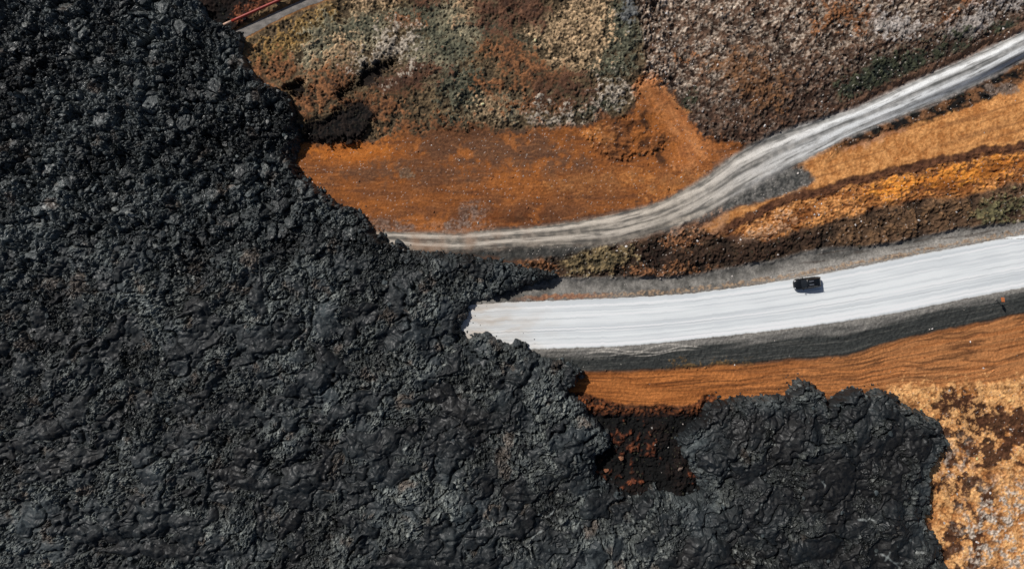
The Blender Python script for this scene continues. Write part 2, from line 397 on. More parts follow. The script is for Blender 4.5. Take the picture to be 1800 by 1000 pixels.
paint(flat * n01(n_big + n_mid * .9 + n_small * .3, .02, .4) * .55, lerp3(C(84, 56, 40), C(112, 74, 48), n01(n_fine)))
paint(flat * n01(-n_big * .6 - n_mid - n_small * .4, .1, .45) * .4, C(196, 118, 52))
hst2 = fbm((PX + n_small * 6) / 34, (PY + n_mid * 10) / 3.4, 3, 153, .6)
paint(flat * n01(hst2, .05, .45) * .35, C(82, 52, 36)); paint(flat * n01(-hst2, .1, .5) * .3, C(188, 126, 76))
scarp_shade2 = spots([[(530, 246), (540, 226), (562, 212), (590, 203), (632, 190), (652, 196), (650, 222), (636, 246), (600, 252), (550, 253)]], lerp3(C(16, 15, 15), C(38, 31, 27), n01(n_small + n_fine)), 4)  # shade at the scarp foot painted over the flat's edge
setw(A_moss, scarp_shade2, .8); setw(MOSS_C, scarp_shade2, .3); setw(STONE_D, scarp_shade2, .05)
# --- 4 orange strip right of the track, with its scrub edge
strip = pm([(1392, 291), (1450, 264), (1540, 229), (1640, 190), (1720, 164), (1850, 130), (2100, 60), (2100, 190), (1800, 252), (1680, 275), (1560, 301), (1480, 321), (1420, 340), (1345, 368), (1290, 394), (1240, 412), (1235, 396), (1300, 366), (1390, 340), (1424, 322), (1408, 300)], 4)
paint(strip, lerp3(C(168, 108, 56), C(216, 154, 92), n01(n_mid * .7 + n_small * .6 + n_fine * .3)))
setw(A_moss, strip, 0); setw(A_rock, strip, .08); setw(MOSS_C, strip, 0); setw(STONE_D, strip, .05)
paint(strip * n01(fbm((PX + PY * 2.5) / 60, (PY - PX * -.28) / 10, 3, 157), .0, .35) * .6, C(134, 88, 52))
soil([ell(1530, 245, 60, 10, -22)], lerp3(C(150, 104, 80), C(182, 134, 100), n01(n_small)), 9, .7)
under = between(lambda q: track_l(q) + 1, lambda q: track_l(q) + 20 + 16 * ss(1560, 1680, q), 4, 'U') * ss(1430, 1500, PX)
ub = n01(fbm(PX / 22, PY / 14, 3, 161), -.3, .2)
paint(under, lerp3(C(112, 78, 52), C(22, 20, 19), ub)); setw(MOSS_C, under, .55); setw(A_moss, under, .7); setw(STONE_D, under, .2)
soil([ell(1768, 158, 16, 10, -10), ell(1740, 160, 10, 8)], lerp3(C(96, 84, 76), C(120, 104, 92), n01(n_small)), 6, .9)
# --- 5 dark bank, textured orange ridge, brown scrub
ridge = between(band_c, lambda q: np.interp(q, [1180, 1290, 1340, 1450, 1600, 1700, 1800, 1900], [432, 412, 428, 392, 352, 344, 318, 300]).astype(F), 5, 'U') * ss(1230, 1290, PX)
pmr = ridge
paint(ridge, lerp3(C(132, 80, 40), C(212, 148, 86), n01(n_mid + n_small * .6 + n_fine * .4)))
setw(A_rock, ridge, .25); setw(A_moss, ridge, .1); setw(MOSS_C, ridge, .05); setw(STONE_D, ridge, .3)
spots([ell(1680, 312, 90, 16, -10), ell(1560, 335, 50, 10, -14), ell(1755, 290, 40, 12, -10)], lerp3(C(190, 110, 22), C(222, 146, 54), n01(n_small)), 10, .8)
spots([ell(1380, 392, 18, 10, -20), ell(1340, 412, 40, 8, -20)], lerp3(C(140, 108, 84), C(186, 158, 134), n01(n_fine)), 8, .6)
spots([ell(1740, 300, 30, 8, -20), ell(1660, 330, 20, 10), ell(1790, 288, 20, 8)], lerp3(C(90, 48, 22), C(140, 80, 32), n01(n_small)), 6, .8)
lowz = pm([(930, 440), (1000, 434), (1110, 424), (1220, 400), (1260, 414), (1330, 426), (1450, 394), (1600, 354), (1700, 346), (1800, 320), (2100, 270), (2100, 350), (1800, 392), (1693, 404), (1608, 420), (1523, 434), (1438, 440), (1390, 451), (1343, 461), (1268, 476), (1200, 487), (1100, 490), (990, 490), (930, 480)], 5)
paint(lowz, lerp3(C(40, 32, 27), C(92, 70, 52), n01(n_mid + .25 * ss(1350, 1600, PX))))
setw(A_moss, lowz, .8); setw(A_rock, lowz, .6); setw(MOSS_C, lowz, .4); setw(STONE_D, lowz, .45); pz(lowz, .4)
spots([ell(1150, 455, 120, 22, -2), ell(1340, 440, 100, 12, -14), ell(1290, 455, 70, 12, -8)], lerp3(C(26, 22, 20), C(54, 38, 30), n01(n_small)), 10, .8)
spots([ell(1060, 425, 40, 8, -4)], lerp3(C(58, 56, 52), C(84, 80, 74), n01(n_small)), 6, .8)
mo2 = spots([ell(1045, 458, 62, 24, -4)], lerp3(C(60, 56, 42), C(130, 112, 80), n01(n_small)), 9, .9)
spots([ell(950, 466, 36, 8, 12), ell(1190, 424, 34, 10, 0), ell(1180, 478, 90, 6, 0)], rust, 6, .8)
mo3 = spots([ell(1755, 370, 55, 17, -10)], lerp3(C(58, 58, 44), C(110, 104, 72), n01(n_small)), 9, .9)
setw(MOSS_C, mo2, .95); setw(MOSS_C, mo3, .9)
spots([ell(1640, 375, 70, 14, -12), ell(1520, 405, 60, 12, -14)], lerp3(C(58, 46, 36), C(112, 84, 58), n01(n_small)), 10, .7)
pz(ss(-150, -60, PY - band_c(PX)) * ss(90, 40, PY - band_c(PX)) * ss(1190, 1290, PX), .5 + .42 * ss(13, -11, PY - band_c(PX)))
rst = fbm((UX + UY) / 40, (UY - UX * -.2) / 13, 4, 189, .62)
paint(ridge * n01(rst, .02, .2) * .75, lerp3(C(70, 44, 30), C(122, 76, 44), n01(n_small + n_fine)))
bandm = ss(11, 6, np.abs(UY - band_c(UX)) * .96 + n_small * 3) * ss(1200, 1290, PX)
paint(bandm * .92, lerp3(C(64, 40, 30), C(96, 62, 44), n01(n_small))); setw(A_rock, bandm, .15); setw(STONE_D, bandm, .1)

# --- 6 grey gravel by the track, shoulders of the road
grv = pm([(1170, 402), (1230, 376), (1300, 338), (1390, 290), (1412, 302), (1424, 322), (1390, 342), (1320, 356), (1270, 372), (1200, 398), (1190, 410)], 6)
paint(grv, lerp3(C(66, 66, 64), C(106, 103, 98), n01(n_small + n_fine * .6))); pz(grv, .7)
grv2 = pm([(1250, 330), (1212, 330), (1252, 302), (1310, 258), (1400, 222), (1440, 212), (1430, 232), (1330, 275)], 9)
paint(grv2 * .8, lerp3(C(98, 94, 88), C(136, 128, 118), n01(n_small)))
for a in (grv, grv2): setw(A_moss, a, 0); setw(A_rock, a, .16); setw(MOSS_C, a, .03); setw(STONE_D, a, .3)
spots([ell(1215, 385, 50, 8, -24), ell(1250, 390, 30, 8, -20)], lerp3(C(132, 96, 72), C(156, 116, 88), n01(n_small)), 8, .6)
dirtL = pm([(700, 436), (800, 440), (906, 434), (1010, 431), (1050, 430), (1010, 446), (920, 458), (860, 452), (760, 444)], 5)
paint(dirtL, lerp3(C(50, 50, 48), C(76, 74, 70), n01(n_small))); setw(A_moss, dirtL, .1); setw(MOSS_C, dirtL, .05); setw(A_rock, dirtL, .1)
pz(ss(28, 8, np.abs(PY - (track_u(PX) + track_l(PX)) / 2)), 0.3 + .6 * ss(1150, 1350, PX) + .3 * ss(1400, 1700, PX))

sh = between(shoulder_u, lambda q: road_u(q) + 2, 4)
paint(sh, lerp3(C(86, 84, 80), C(128, 124, 118), n01(n_mid + n_small * .5)))
for arr, v in ((A_moss, 0), (A_rock, .12), (MOSS_C, .015), (STONE_D, .1)): setw(arr, sh, v)
paint(sh * ss(26, 8, road_u(PX) - PY) * ss(1250, 1400, PX) * .6, C(160, 155, 148))
cr = between(shoulder_u, road_u, 6) * n01(fbm((PX) / 70, (PY + PX * .17) / 5, 3, 163), .12, .35) * ss(1350, 1420, PX)
paint(cr * .6, C(66, 58, 52))
emb = between(lambda q: road_l(q) - 2, emb_l, 2.5)
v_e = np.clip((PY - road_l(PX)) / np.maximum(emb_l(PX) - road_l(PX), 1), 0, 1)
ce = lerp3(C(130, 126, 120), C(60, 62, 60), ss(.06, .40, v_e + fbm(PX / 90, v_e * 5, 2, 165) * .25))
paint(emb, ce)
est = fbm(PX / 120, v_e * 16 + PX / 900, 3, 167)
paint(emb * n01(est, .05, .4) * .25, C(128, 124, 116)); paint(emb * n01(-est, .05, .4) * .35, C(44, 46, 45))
for arr, v in ((A_moss, 0), (A_rock, .16), (MOSS_C, 0), (STONE_D, .1)): setw(arr, emb, v)
roadm = between(lambda q: road_u(q) - 6, lambda q: road_l(q) + 2, 8, 'N')
pz(between(lambda q: road_u(q) - 20, emb_l, 12, 'N') * ss(2000, 1900, PX), 0.15)
ZB = np.where(PY > 420, ZB + F(.85) * ss(-26, 0, PY - road_u(PX)) * ss(1.0, 0.08, v_e), ZB)
for k_, (x0, x1, yy, am, wl) in enumerate([(1035, 1235, 7, 4.5, 62), (1060, 1240, 13, 3.0, 55), (1020, 1150, 11, 3.5, 70), (1100, 1230, 18, 2.2, 66)]):
    yc = road_l(PX) + yy + am * np.sin(PX / wl * 6.28 / 1.6 + k_)
    paint(ss(1.6, .5, np.abs(PY - yc)) * ss(x0, x0 + 30, PX) * ss(x1, x1 - 30, PX) * .8, C(176, 170, 160))
scrb = spots([ell(1240, 645, 70, 5, -2), ell(1300, 640, 30, 4, -3)], lerp3(C(58, 48, 34), C(110, 88, 58), n01(n_small + n_fine)), 6)
setw(MOSS_C, scrb, .6)
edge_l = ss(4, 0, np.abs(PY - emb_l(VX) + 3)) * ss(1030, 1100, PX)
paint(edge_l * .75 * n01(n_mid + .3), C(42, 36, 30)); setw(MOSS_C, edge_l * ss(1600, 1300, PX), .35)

# --- 7 ploughed orange band below the road and its furrows
plo = between(emb_l, plough_l, 5)
slope = -0.09 * ss(1100, 1500, PX) - .06
vv = PY + (PX - 1000) * .0
v_p = (PY - emb_l(PX)) / np.maximum(plough_l(PX) - emb_l(PX), 20)
fur = fbm(PX / 110, v_p * 7 + n_big * .8, 3, 171)
fur2 = fbm(PX / 160, v_p * 14 + n_big * 1.2, 3, 175)
right = ss(1150, 1650, PX)
paint(plo, lerp3(C(136, 80, 38), C(178, 110, 56), n01(fur)) * (1 - right[:, None] * .0))
paint(plo * right * .55, lerp3(C(160, 104, 62), C(198, 142, 92), n01(fur2)))
paint(plo * n01(fur2, .12, .38) * .65, C(92, 54, 30))
ridge_f = 1 - np.abs(fbm(PX / 170, v_p * 8 + n_big * 1.5, 2, 177)) * 4
paint(plo * ss(.55, .9, ridge_f) * .6 * ss(1200, 1400, PX), C(86, 54, 34))
for arr, v in ((A_moss, 0), (A_rock, .1), (MOSS_C, 0), (STONE_D, .05)): setw(arr, plo, v)
FUR = plo * (ridge_f * -.10 * ss(.3, .9, ridge_f) + fur2 * .12)

# --- 8 rust pocket between the two lava lobes
pocket = pm([(1005, 702), (1100, 712), (1200, 714), (1262, 706), (1260, 900), (1040, 900)], 4)
paint(pocket, lerp3(C(12, 11, 11), C(28, 21, 18), n01(n_mid, -.3, .5)))
paint(pocket * ss(735, 712, PY), lerp3(C(46, 30, 22), C(112, 64, 36), n01(n_small + n_fine)))
pr = spots([ell(1110, 775, 30, 26, 0), ell(1120, 815, 40, 20, -20), ell(1080, 830, 26, 16), ell(1235, 835, 16, 26, 15), ell(1100, 750, 24, 10)], lerp3(C(18, 14, 13), C(140, 78, 50), n01(n_small + n_mid * .7, .1, .6)), 5, .55, 1.2)
for arr, v in ((A_moss, 1), (A_rock, .4), (MOSS_C, .5), (STONE_D, .04)): setw(arr, pocket, v)
# --- 9 tan rock field, bottom right
br_z = pm([(1560, 690), (1600, 682), (1700, 676), (1800, 662), (2100, 600), (2300, 1500), (1500, 1500), (1600, 800)], 9)
paint(br_z, lerp3(C(164, 108, 60), C(226, 170, 110), n01(n_mid * .8 + n_small * .7 + n_fine * .5)))
for arr, v in ((A_moss, .12), (A_rock, .24), (MOSS_C, .06), (STONE_D, .16)): setw(arr, br_z, v)
bm = n01(fbm(UX / 36, UY / 30, 5, 181, .6) + .16 * pm(ell(1735, 748, 110, 48, 12), 26), -.05, .10)
zone_b = np.maximum(pm([(1620, 680), (1720, 690), (1800, 690), (1850, 790), (1760, 800), (1690, 760), (1660, 735)], 20), .55 * ss(690, 740, PY) * ss(1800, 1700, PX))
zone_b = np.maximum(zone_b * 1.3, 1.2 * pm(ell(1730, 755, 120, 60, 10), 24)); zone_b = np.maximum(zone_b, .75 * pm(ell(1700, 900, 60, 70, 0), 24))
dbm = br_z * bm * np.clip(zone_b * 1.1, 0, 1)
dbm = np.clip(dbm * 1.5, 0, 1)
paint(dbm * .95, lerp3(C(46, 28, 20), C(86, 54, 38), n01(n_small)))
wm = br_z * np.maximum(1.2 * pm(ell(1775, 930, 90, 80, -20), 30), .6 * pm(ell(1680, 810, 30, 40, 20), 20)) * n01(fbm(PX / 20, PY / 20, 4, 185, .7), -.02, .2)
wm = np.clip(wm, 0, 1)
paint(wm * .9, lerp3(C(126, 112, 98), C(206, 192, 176), n01(n_fine, -.5, .5)))
spots([ell(1745, 690, 40, 14, -10), ell(1700, 740, 18, 30, 10), ell(1660, 880, 16, 40, 0), ell(1640, 690, 40, 8)], lerp3(C(206, 146, 84), C(226, 172, 112), n01(n_small)), 12, .6)

# tan grass line and thin things at the road edge
gl = ss(5.5, 2.0, np.abs(VY - road_u(VX) + 6 + n_small * 5)) * ss(890, 960, PX)
paint(gl * n01(n_small + n_fine, -.45, .3) * .75, lerp3(C(104, 78, 56), C(160, 134, 106), n01(n_fine)))
paint(gl * ss(1100, 1000, PX) * .6, C(138, 84, 52))

# blend the track's own dust into its verges
tm = between(lambda q: track_u(q) - 3, lambda q: track_l(q) + 3, 6, 'V')
def track_color(px, py, nm, ns):
    u = track_u(px); l = track_l(px); v = (py - u) / np.maximum(l - u, 5)
    wide = ss(1080, 1200, px) * ss(1460, 1340, px)
    st = fbm(px / 130, v * 9 + 3, 3, 191); st2 = fbm(px / 60, v * 11, 3, 195)
    base = lerp3(C(110, 104, 96), C(152, 143, 131), n01(ns + nm * .5))
    right_ = ss(1150, 1500, px)
    base = base + (lerp3(C(138, 138, 136), C(168, 167, 164), n01(ns)) - base) * (right_ * .85)[:, None]
    def lane(c, w): return np.exp(-(np.abs(v - c + fbm(px / 160, v * 0 + c * 31, 2, 199) * .06) / w) ** 3)
    # two pairs of pale wheel lines
    rl = ss(1180, 1300, px)
    a = lane(.17, .10) * (1 - rl) + lane(.24, .11) * rl
    b = lane(.66, .11) * (1 - rl) + lane(.64, .12) * rl
    c2 = lane(.88, .07) * rl * .7 + lane(.42, .08) * ss(1000, 1100, px) * ss(1350, 1200, px) * .7
    blot = fbm(px / 24, v * 7 + px / 300, 4, 197, .65)
    p = np.clip((a + b + c2) * (.92 + .8 * st2 + 1.1 * blot), 0, 1)
    hi = lerp3(C(200, 190, 176), C(216, 217, 216), right_)
    col = base + (hi - base) * (p * (.85 + .15 * right_) * (1 - .15 * wide))[:, None]
    dk = np.clip(n01(-st2 - st * .5, .0, .35) * .7, 0, 1) * (1 - p)
    col = col + (C(72, 72, 70)[None] - col) * dk[:, None]
    lo = ss(1000, 800, px) * n01(nm, -.2, .5) * .5
    col = col + (C(150, 112, 84)[None] - col) * lo[:, None]
    return col.astype(F)
near = tm > .01
if near.any():
    tc = COL.copy(); tc[near] = track_color(PX[near], PY[near], n_mid[near], n_small[near])
    paint(tm * .85, tc)
for arr, v in ((A_moss, 0), (A_rock, .03), (MOSS_C, 0), (STONE_D, .02)): setw(arr, tm, v)
# grey path by the pipe
path_u = curve([(380, 84), (436, 57), (500, 27), (555, 1), (620, -30), (760, -110)])
path_l = curve([(380, 103), (440, 75), (480, 53), (530, 28), (570, 13), (608, -1), (680, -30), (800, -95)])
pthm = between(lambda q: path_u(q) - 4, lambda q: path_l(q) + 4, 4, 'V') * (PY < 130)
paint(pthm, lerp3(C(110, 78, 50), C(140, 98, 58), n01(n_small)))
for arr, v in ((A_moss, .05), (A_rock, .03), (MOSS_C, .03), (STONE_D, .05)): setw(arr, pthm, v)
pz(pthm, 2.3)

# grain: speckle that is really there (single stones and straw, about a hand wide)
grain = (white - .5)
gl_amt = .34 + .36 * np.clip(A_moss + A_rock, 0, 1)
COL *= np.clip(1 + (grain * .9 + n_fine * .8) * gl_amt, .25, 2.2)[:, None]
# cushions and stones of their own colour
tintw = np.clip(A_moss, 0, 1) * ss(0, .35, cf2 - cf1)
COL *= (1 + (cr2 - .5) * .7 * tintw)[:, None]
tint2 = np.clip(A_rock, 0, 1.2)
COL *= np.clip(1 + (br2 - .5) * .9 * tint2, .3, 2)[:, None]
sp = (white > .9905) & (STONE_D > .1) & inner
COL[sp] = COL[sp] * .4 + C(200, 190, 180) * .6
lumc = COL @ np.array([.25, .65, .10], F)
COL = COL + (lumc[:, None] - COL) * F(.02)
COL = np.clip(COL, .006, .85)

# relief
ERO = GULR + pmr * ((1 - np.abs(fbm((PX + PY * .9) / 26, (PY - PX * .15) / 9, 4, 187, .6)) * 2.6) * .30 + n_fine * .06)
cush = np.maximum(0, 1 - (cf1 / .62) ** 2) * (.35 + .65 * cr)if False else np.maximum(0, 1 - (cf1 / .62) ** 2)
rocks = (br - .5) * .5 + (bdx * (br2 - .5) + bdy * (br3 - .5)) * .9 - np.exp(-(bf2 - bf1) / .12) * .22
n_rg = 1 - np.abs(fbm(PX / 10, PY / 10, 3, 137)) * 2.5
ZR = A_moss * (cush * (.08 + .26 * cr) + n_rg * .15 + n_small * .34 + n_mid * .9 + n_fine * .16) \
   + A_rock * (rocks * .55 + n_small * .5 + n_mid * 1.0 + n_fine * .16) \
   + (n_small * .07 + n_fine * .08 + grain * .07) * A_fine + n_big * .5 * np.clip(A_moss + A_rock, 0, 1)
Z = np.where(inner, ZB + ZR + FUR + ERO, ZB * 0 + n_big * 2)
# road beds stay smooth and a little below their sheets
def bed(px, py):
    return None
_r = 1
r_in = between(lambda q: road_u(q) - 1, lambda q: road_l(q) + 1, 4, 'N')
for arr in (MOSS_C, STONE_D): arr *= 1 - r_in
Z = Z + (ZB - Z) * r_in
t_in = between(lambda q: track_u(q) - 2, lambda q: track_l(q) + 2, 5, 'N')
for arr in (MOSS_C, STONE_D): arr *= 1 - t_in
Z = Z + (ZB - Z) * t_in
p_in = between(lambda q: path_u(q) - 1, lambda q: path_l(q) + 1, 4, 'N') * (PY < 130)
for arr in (MOSS_C, STONE_D): arr *= 1 - p_in
Z = Z + (ZB - Z) * p_in
LD = np.full(NV, -50, F); LD[inner] = lava_depth(PX[inner], PY[inner])
LD = np.where(inner, LD, np.where(PX < 900, 50, -50)).astype(F)
Z = Z + (np.minimum(Z, .1) - Z) * ss(10, 22, LD)
V = np.stack([WX.ravel(), WY.ravel(), Z], 1)
ground = make_mesh('ground', V, grid_faces(NX, NY), M_ground, COL, True)
tag(ground, 'orange, brown and tan volcanic ground crossed by the roads', 'ground', kind='structure')

Z2 = Z.reshape(NY, NX)
def ground_z(x, y):
    i = np.clip(np.searchsorted(gx, x) - 1, 0, NX - 2); j = np.clip(np.searchsorted(gy, y) - 1, 0, NY - 2)
    fx = (x - gx[i]) / (gx[i + 1] - gx[i]); fy = (y - gy[j]) / (gy[j + 1] - gy[j])
    return (Z2[j, i] * (1 - fx) * (1 - fy) + Z2[j, i + 1] * fx * (1 - fy) + Z2[j + 1, i] * (1 - fx) * fy + Z2[j + 1, i + 1] * fx * fy)
def gridval(arr, x, y):
    i = np.clip(np.searchsorted(gx, x), 0, NX - 1); j = np.clip(np.searchsorted(gy, y), 0, NY - 1)
    return arr.reshape((NY, NX) + arr.shape[1:])[j, i]

# ------------------------------------------------------------------ ROAD SHEETS
def strip_sheet(name, fu, fl, x0, x1, nx, nv, colorf, mat, lift, jag, label, cat, seed):
    xs = np.linspace(x0, x1, nx); vs = np.linspace(0, 1, nv)
    PXs, Vs = np.meshgrid(xs, vs); PXs = PXs.astype(F); Vs = Vs.astype(F)
    u = fu(PXs.ravel()).reshape(PXs.shape); l = fl(PXs.ravel()).reshape(PXs.shape)
    ju = fbm(PXs / 14, PXs * 0 + 3.3, 4, seed, .7) * jag; jl = fbm(PXs / 14, PXs * 0 + 8.1, 4, seed + 7, .7) * jag
    u = u + ju; l = l + jl
    PYs = u + (l - u) * Vs
    x = (PXs.ravel() - 900) * S; y = (500 - PYs.ravel()) * S
    edge = np.minimum(Vs, 1 - Vs).ravel()
    z = ground_z(x, y) + lift * ss(-.01, .03, edge) + .004
    col = colorf(PXs.ravel(), PYs.ravel(), Vs.ravel())
    o = make_mesh(name, np.stack([x, y, z], 1), grid_faces(nx, nv)[:, ::-1], mat, col, True)
    return tag(o, label, cat, kind='structure')

def road_color(px, py, v):
    st = fbm(px / 420, v * 14 + 5, 4, 301, .6); st2 = fbm(px / 800, v * 5, 2, 305); bl = fbm(px / 60, py / 30, 3, 309)
    c = lerp3(C(208, 214, 218), C(233, 238, 240), n01(st + st2 * .6 + bl * .25, -.5, .5))
    def ln(vc, w, a):
        nonlocal c
        m = np.exp(-((v - vc) / w) ** 2) * a * (.6 + .8 * n01(fbm(px / 70, v * 4 + vc * 50, 3, 311)))
        c = c + (C(244, 246, 247)[None] - c) * np.clip(m, 0, 1)[:, None]
    for vc, w, a in ((.13, .016, .95), (.60, .012, .95), (.66, .014, .6), (.93, .025, .95), (.86, .02, .5), (.33, .012, .5), (.45, .010, .4), (.25, .010, .4)): ln(vc, w, a)
    for vc, w, a in ((.18, .010, .6), (.635, .008, .7), (.73, .009, .65), (.80, .008, .65), (.52, .016, .45), (.38, .010, .5), (.29, .008, .45), (.895, .007, .5)):
        m = np.exp(-((v - vc + .004 * st) / w) ** 2) * a * n01(fbm(px / 90, v * 4 + vc * 90, 3, 315), -.4, .4)
        c = c + (C(178, 182, 186)[None] - c) * np.clip(m, 0, 1)[:, None]
    tan = ss(1000, 830, px + fbm(px / 30, v * 6, 3, 317) * 50) * (.25 + .75 * n01(fbm(px / 50, v * 7, 3, 319)))
    c = c + (C(188, 172, 154)[None] - c) * (tan * .7)[:, None]
    ed = ss(.035, .0, np.minimum(v, 1 - v)) * .5
    c = c + (C(168, 164, 158)[None] - c) * ed[:, None]
    dots = gnoise(px / 6, py / 3, 321) > .93
    c[dots] *= .9
    return np.clip(c * np.array([.94, .925, .905], F), 0, .8).astype(F)
strip_sheet('road', road_u, road_l, 740, 1960, 1500, 90, road_color, M_road, .03, 2.2, 'wide pale grey road cut off by the lava', 'road', 401)
strip_sheet('dirt_track', track_u, track_l, 600, 1960, 1500, 70, lambda px, py, v: track_color(px, py, fbm(px / 42, py / 42, 4, 111), fbm(px / 12, py / 12, 3, 121)) * (1 + (np.random.default_rng(3).random((len(px), 1)).astype(F) - .5) * .16), M_track, .02, 5.0, 'winding grey dirt track with pale wheel marks', 'track', 421)
def path_color(px, py, v):
    c = lerp3(C(106, 102, 98), C(134, 128, 122), n01(fbm(px / 12, py / 6, 3, 331)))
    return c * (1 + (np.random.default_rng(4).random((len(px), 1)).astype(F) - .5) * .2)
strip_sheet('path', path_u, path_l, 385, 760, 420, 24, path_color, M_path, .03, 2.2, 'narrow grey path beside the red pipe', 'path', 441)

# ------------------------------------------------------------------ LAVA
ZBs = ZB.reshape(NY, NX)
def ZB_edge(px, py):
    x = px * S - 90; y = 50 - py * S
    return gridval(ZB, np.clip(x, -97, 97), np.clip(y, -56, 56)) * (np.abs(x) < 97)
lx = axis(-97, 80, 0.115, 300, 24); ly = axis(-56, 56, 0.115, 300, 24)
LNX, LNY = len(lx), len(ly)
LX, LY = np.meshgrid(lx, ly)
shape2 = LX.shape
LPX = (LX / S + 900).ravel().astype(F); LPY = (500 - LY / S).ravel().astype(F)
depth = lava_depth(LPX, LPY)
sel = depth > -6
idx = np.nonzero(sel)[0]
px = LPX[idx]; py = LPY[idx]; dp = depth[idx]
wn1 = fbm(px / 30, py / 30, 3, 501); wn2 = fbm(px / 30, py / 30, 3, 505)
wsx = px + wn1 * 7; wsy = py + wn2 * 7
big = fbm(px / 160, py / 160, 3, 511); mid = fbm(px / 55, py / 55, 4, 515); sml = fbm(px / 11, py / 11, 3, 521); fin = fbm(px / 4, py / 4, 2, 525)
aa = ss(520, 380, py + mid * 110 + big * 80 + (px - 400) * .1)
aa = np.maximum(aa, ss(30, 6, dp + sml * 8) * .8)
wsx2 = px + wn1 * 8 + sml * 3.0; wsy2 = py + wn2 * 8 + fbm(px / 11, py / 11, 3, 524) * 3.0
def blocks(cell, seed, sharp):
    """broken crust: every cell a flat face with its own tilt"""
    f1, f2, i_, dx, dy, r1, r2, r3 = worley(wsx2 / cell, wsy2 / cell, seed)
    h = (r1 - .5) * 1.0 + (dx * (r2 - .5) + dy * (r3 - .5)) * 2.6 - np.exp(-(f2 - f1) / sharp) * .30
    return h, r2, r3
h1, ra, ra2 = blocks(21, 531, .07)
h2, rb, rb2 = blocks(9.5, 541, .08)
h3, rc, rc2 = blocks(4.6, 551, .10)
# sharp crests and creases, lying along four directions that trade places over the field
dirn = fbm(px / 95, py / 95, 2, 561)
def lines(th, seed, L, W):
    u = px * F(math.cos(th)) + py * F(math.sin(th)); v = -px * F(math.sin(th)) + py * F(math.cos(th))
    n = gnoise(u / L + mid * .8, v / W + mid * 1.6 + sml * .5, seed) + .5 * gnoise(u / (L * .5) + 7, v / (W * .5) + sml, seed + 1)
    return 1 - np.abs(n) * 1.9
crink = np.zeros(len(px), F); wsum = np.zeros(len(px), F) + 1e-3
for k_, th in enumerate((.5, 1.25, 2.1, 2.85)):
    wk = np.exp(-((dirn - (-.36 + .24 * k_)) / .11) ** 2).astype(F)
    crink += wk * lines(th, 571 + 3 * k_, 15, 5.2); wsum += wk
crink /= wsum
ridg = 1 - np.abs(fbm(wsx2 / 24, wsy2 / 24, 4, 595, .62)) * 2.4            # crests
pillow = np.abs(fbm(wsx / 85, wsy / 85, 2, 597)) ; pillow2 = np.abs(fbm((px + wn2 * 12) / 34, (py + wn1 * 12) / 26, 2, 599))
g1, g2, gid, gdx, gdy, gr1, gr2, gr3 = worley((px + wn2 * 14) / 34, (py + wn1 * 14) / 24, 581)
toes = np.sqrt(np.clip(1 - g1 * g1 * 1.2, 0, 1))
q2 = fbm(wsx2 / 62, wsy2 / 62, 3, 605)
smooth_p = ss(.04, .20, q2 + sml * .14 + fin * .05) * .92
# traced smooth ribbons
ribs = [([(-20, 800), (27, 781), (71, 770), (136, 738), (170, 702), (200, 655)], 13), ([(14, 640), (41, 596), (52, 560)], 12), ([(129, 672), (150, 618), (190, 590)], 9),
        ([(126, 912), (190, 920), (258, 916), (316, 903), (371, 893)], 16), ([(371, 893), (380, 850), (386, 812)], 15), ([(386, 815), (432, 826), (476, 842), (530, 826)], 17),
        ([(200, 948), (292, 944), (330, 952), (401, 946)], 15), ([(469, 866), (476, 930)], 13), ([(510, 929), (544, 878)], 14), ([(600, 775), (660, 770), (715, 790)], 30), ([(610, 815), (680, 818), (740, 810)], 22),
        ([(685, 942), (740, 955), (790, 958), (838, 930), (900, 905)], 16), ([(620, 985), (720, 972), (821, 985)], 14), ([(330, 560), (375, 540), (372, 600), (360, 640)], 17), ([(0, 380), (40, 390), (70, 400)], 13), ([(258, 150), (272, 158), (285, 172)], 12),
        ([(470, 470), (472, 520), (478, 560)], 14), ([(560, 600), (600, 640), (640, 655)], 16), ([(720, 700), (780, 690), (820, 720), (880, 740)], 16), ([(1255, 950), (1290, 915), (1345, 845)], 10)]
PHI = np.full(len(px), -9, F)
rwx = px + wn1 * 8 + sml * 3; rwy = py + wn2 * 8 + fin * 1.2
wv = .8 + .9 * fbm(px / 40, py / 40, 2, 613)
for pts, w in ribs:
    q = catmull(pts, 5)
    g = sample(seg_d(q, False), rwx, rwy)
    endd = np.minimum(np.hypot(px - q[0][0], py - q[0][1]), np.hypot(px - q[-1][0], py - q[-1][1]))
    tap = .25 + .75 * ss(0, 60, endd)
    PHI = np.maximum(PHI, 1 - g / np.maximum(w * wv * tap * 1.35, 2))
# more swells of the same smooth skin, drawn out along the way the lava moved
fu = (px * F(.80) - py * F(.60)); fv = (px * F(.60) + py * F(.80))
swl = fbm((fu + wn1 * 30) / 120, (fv + wn2 * 26) / 42, 3, 619, .45) + .12 * ss(560, 760, py)
PHI = np.maximum(PHI, np.minimum((swl - .22) * 5.0, 1.0))
PHI = np.clip(PHI, -1, 1)
rib = ss(-.05, .16, PHI); dome = np.sqrt(np.clip(PHI, 0, 1)).astype(F)
rim = np.exp(-((PHI + .10) / .09) ** 2).astype(F)
lobeR = ss(1130, 1260, px) * ss(640, 720, py)
smooth_p = np.maximum(smooth_p, rib)
smooth_p = np.maximum(smooth_p, lobeR * ss(-.25, .05, q2))
rough_p = 1 - smooth_p
k1, k2, kid, kdx, kdy, kr1, kr2, kr3 = worley((px + wn1 * 20 + sml * 3) / 46, (py + wn2 * 20) / 40, 609)
clump = .9 * (1 - k1 * k1) - .5 * np.exp(-(k2 - k1) / .06) + (kr1 - .5) * .9 + (kdx * (kr2 - .5) + kdy * (kr3 - .5)) * 1.6
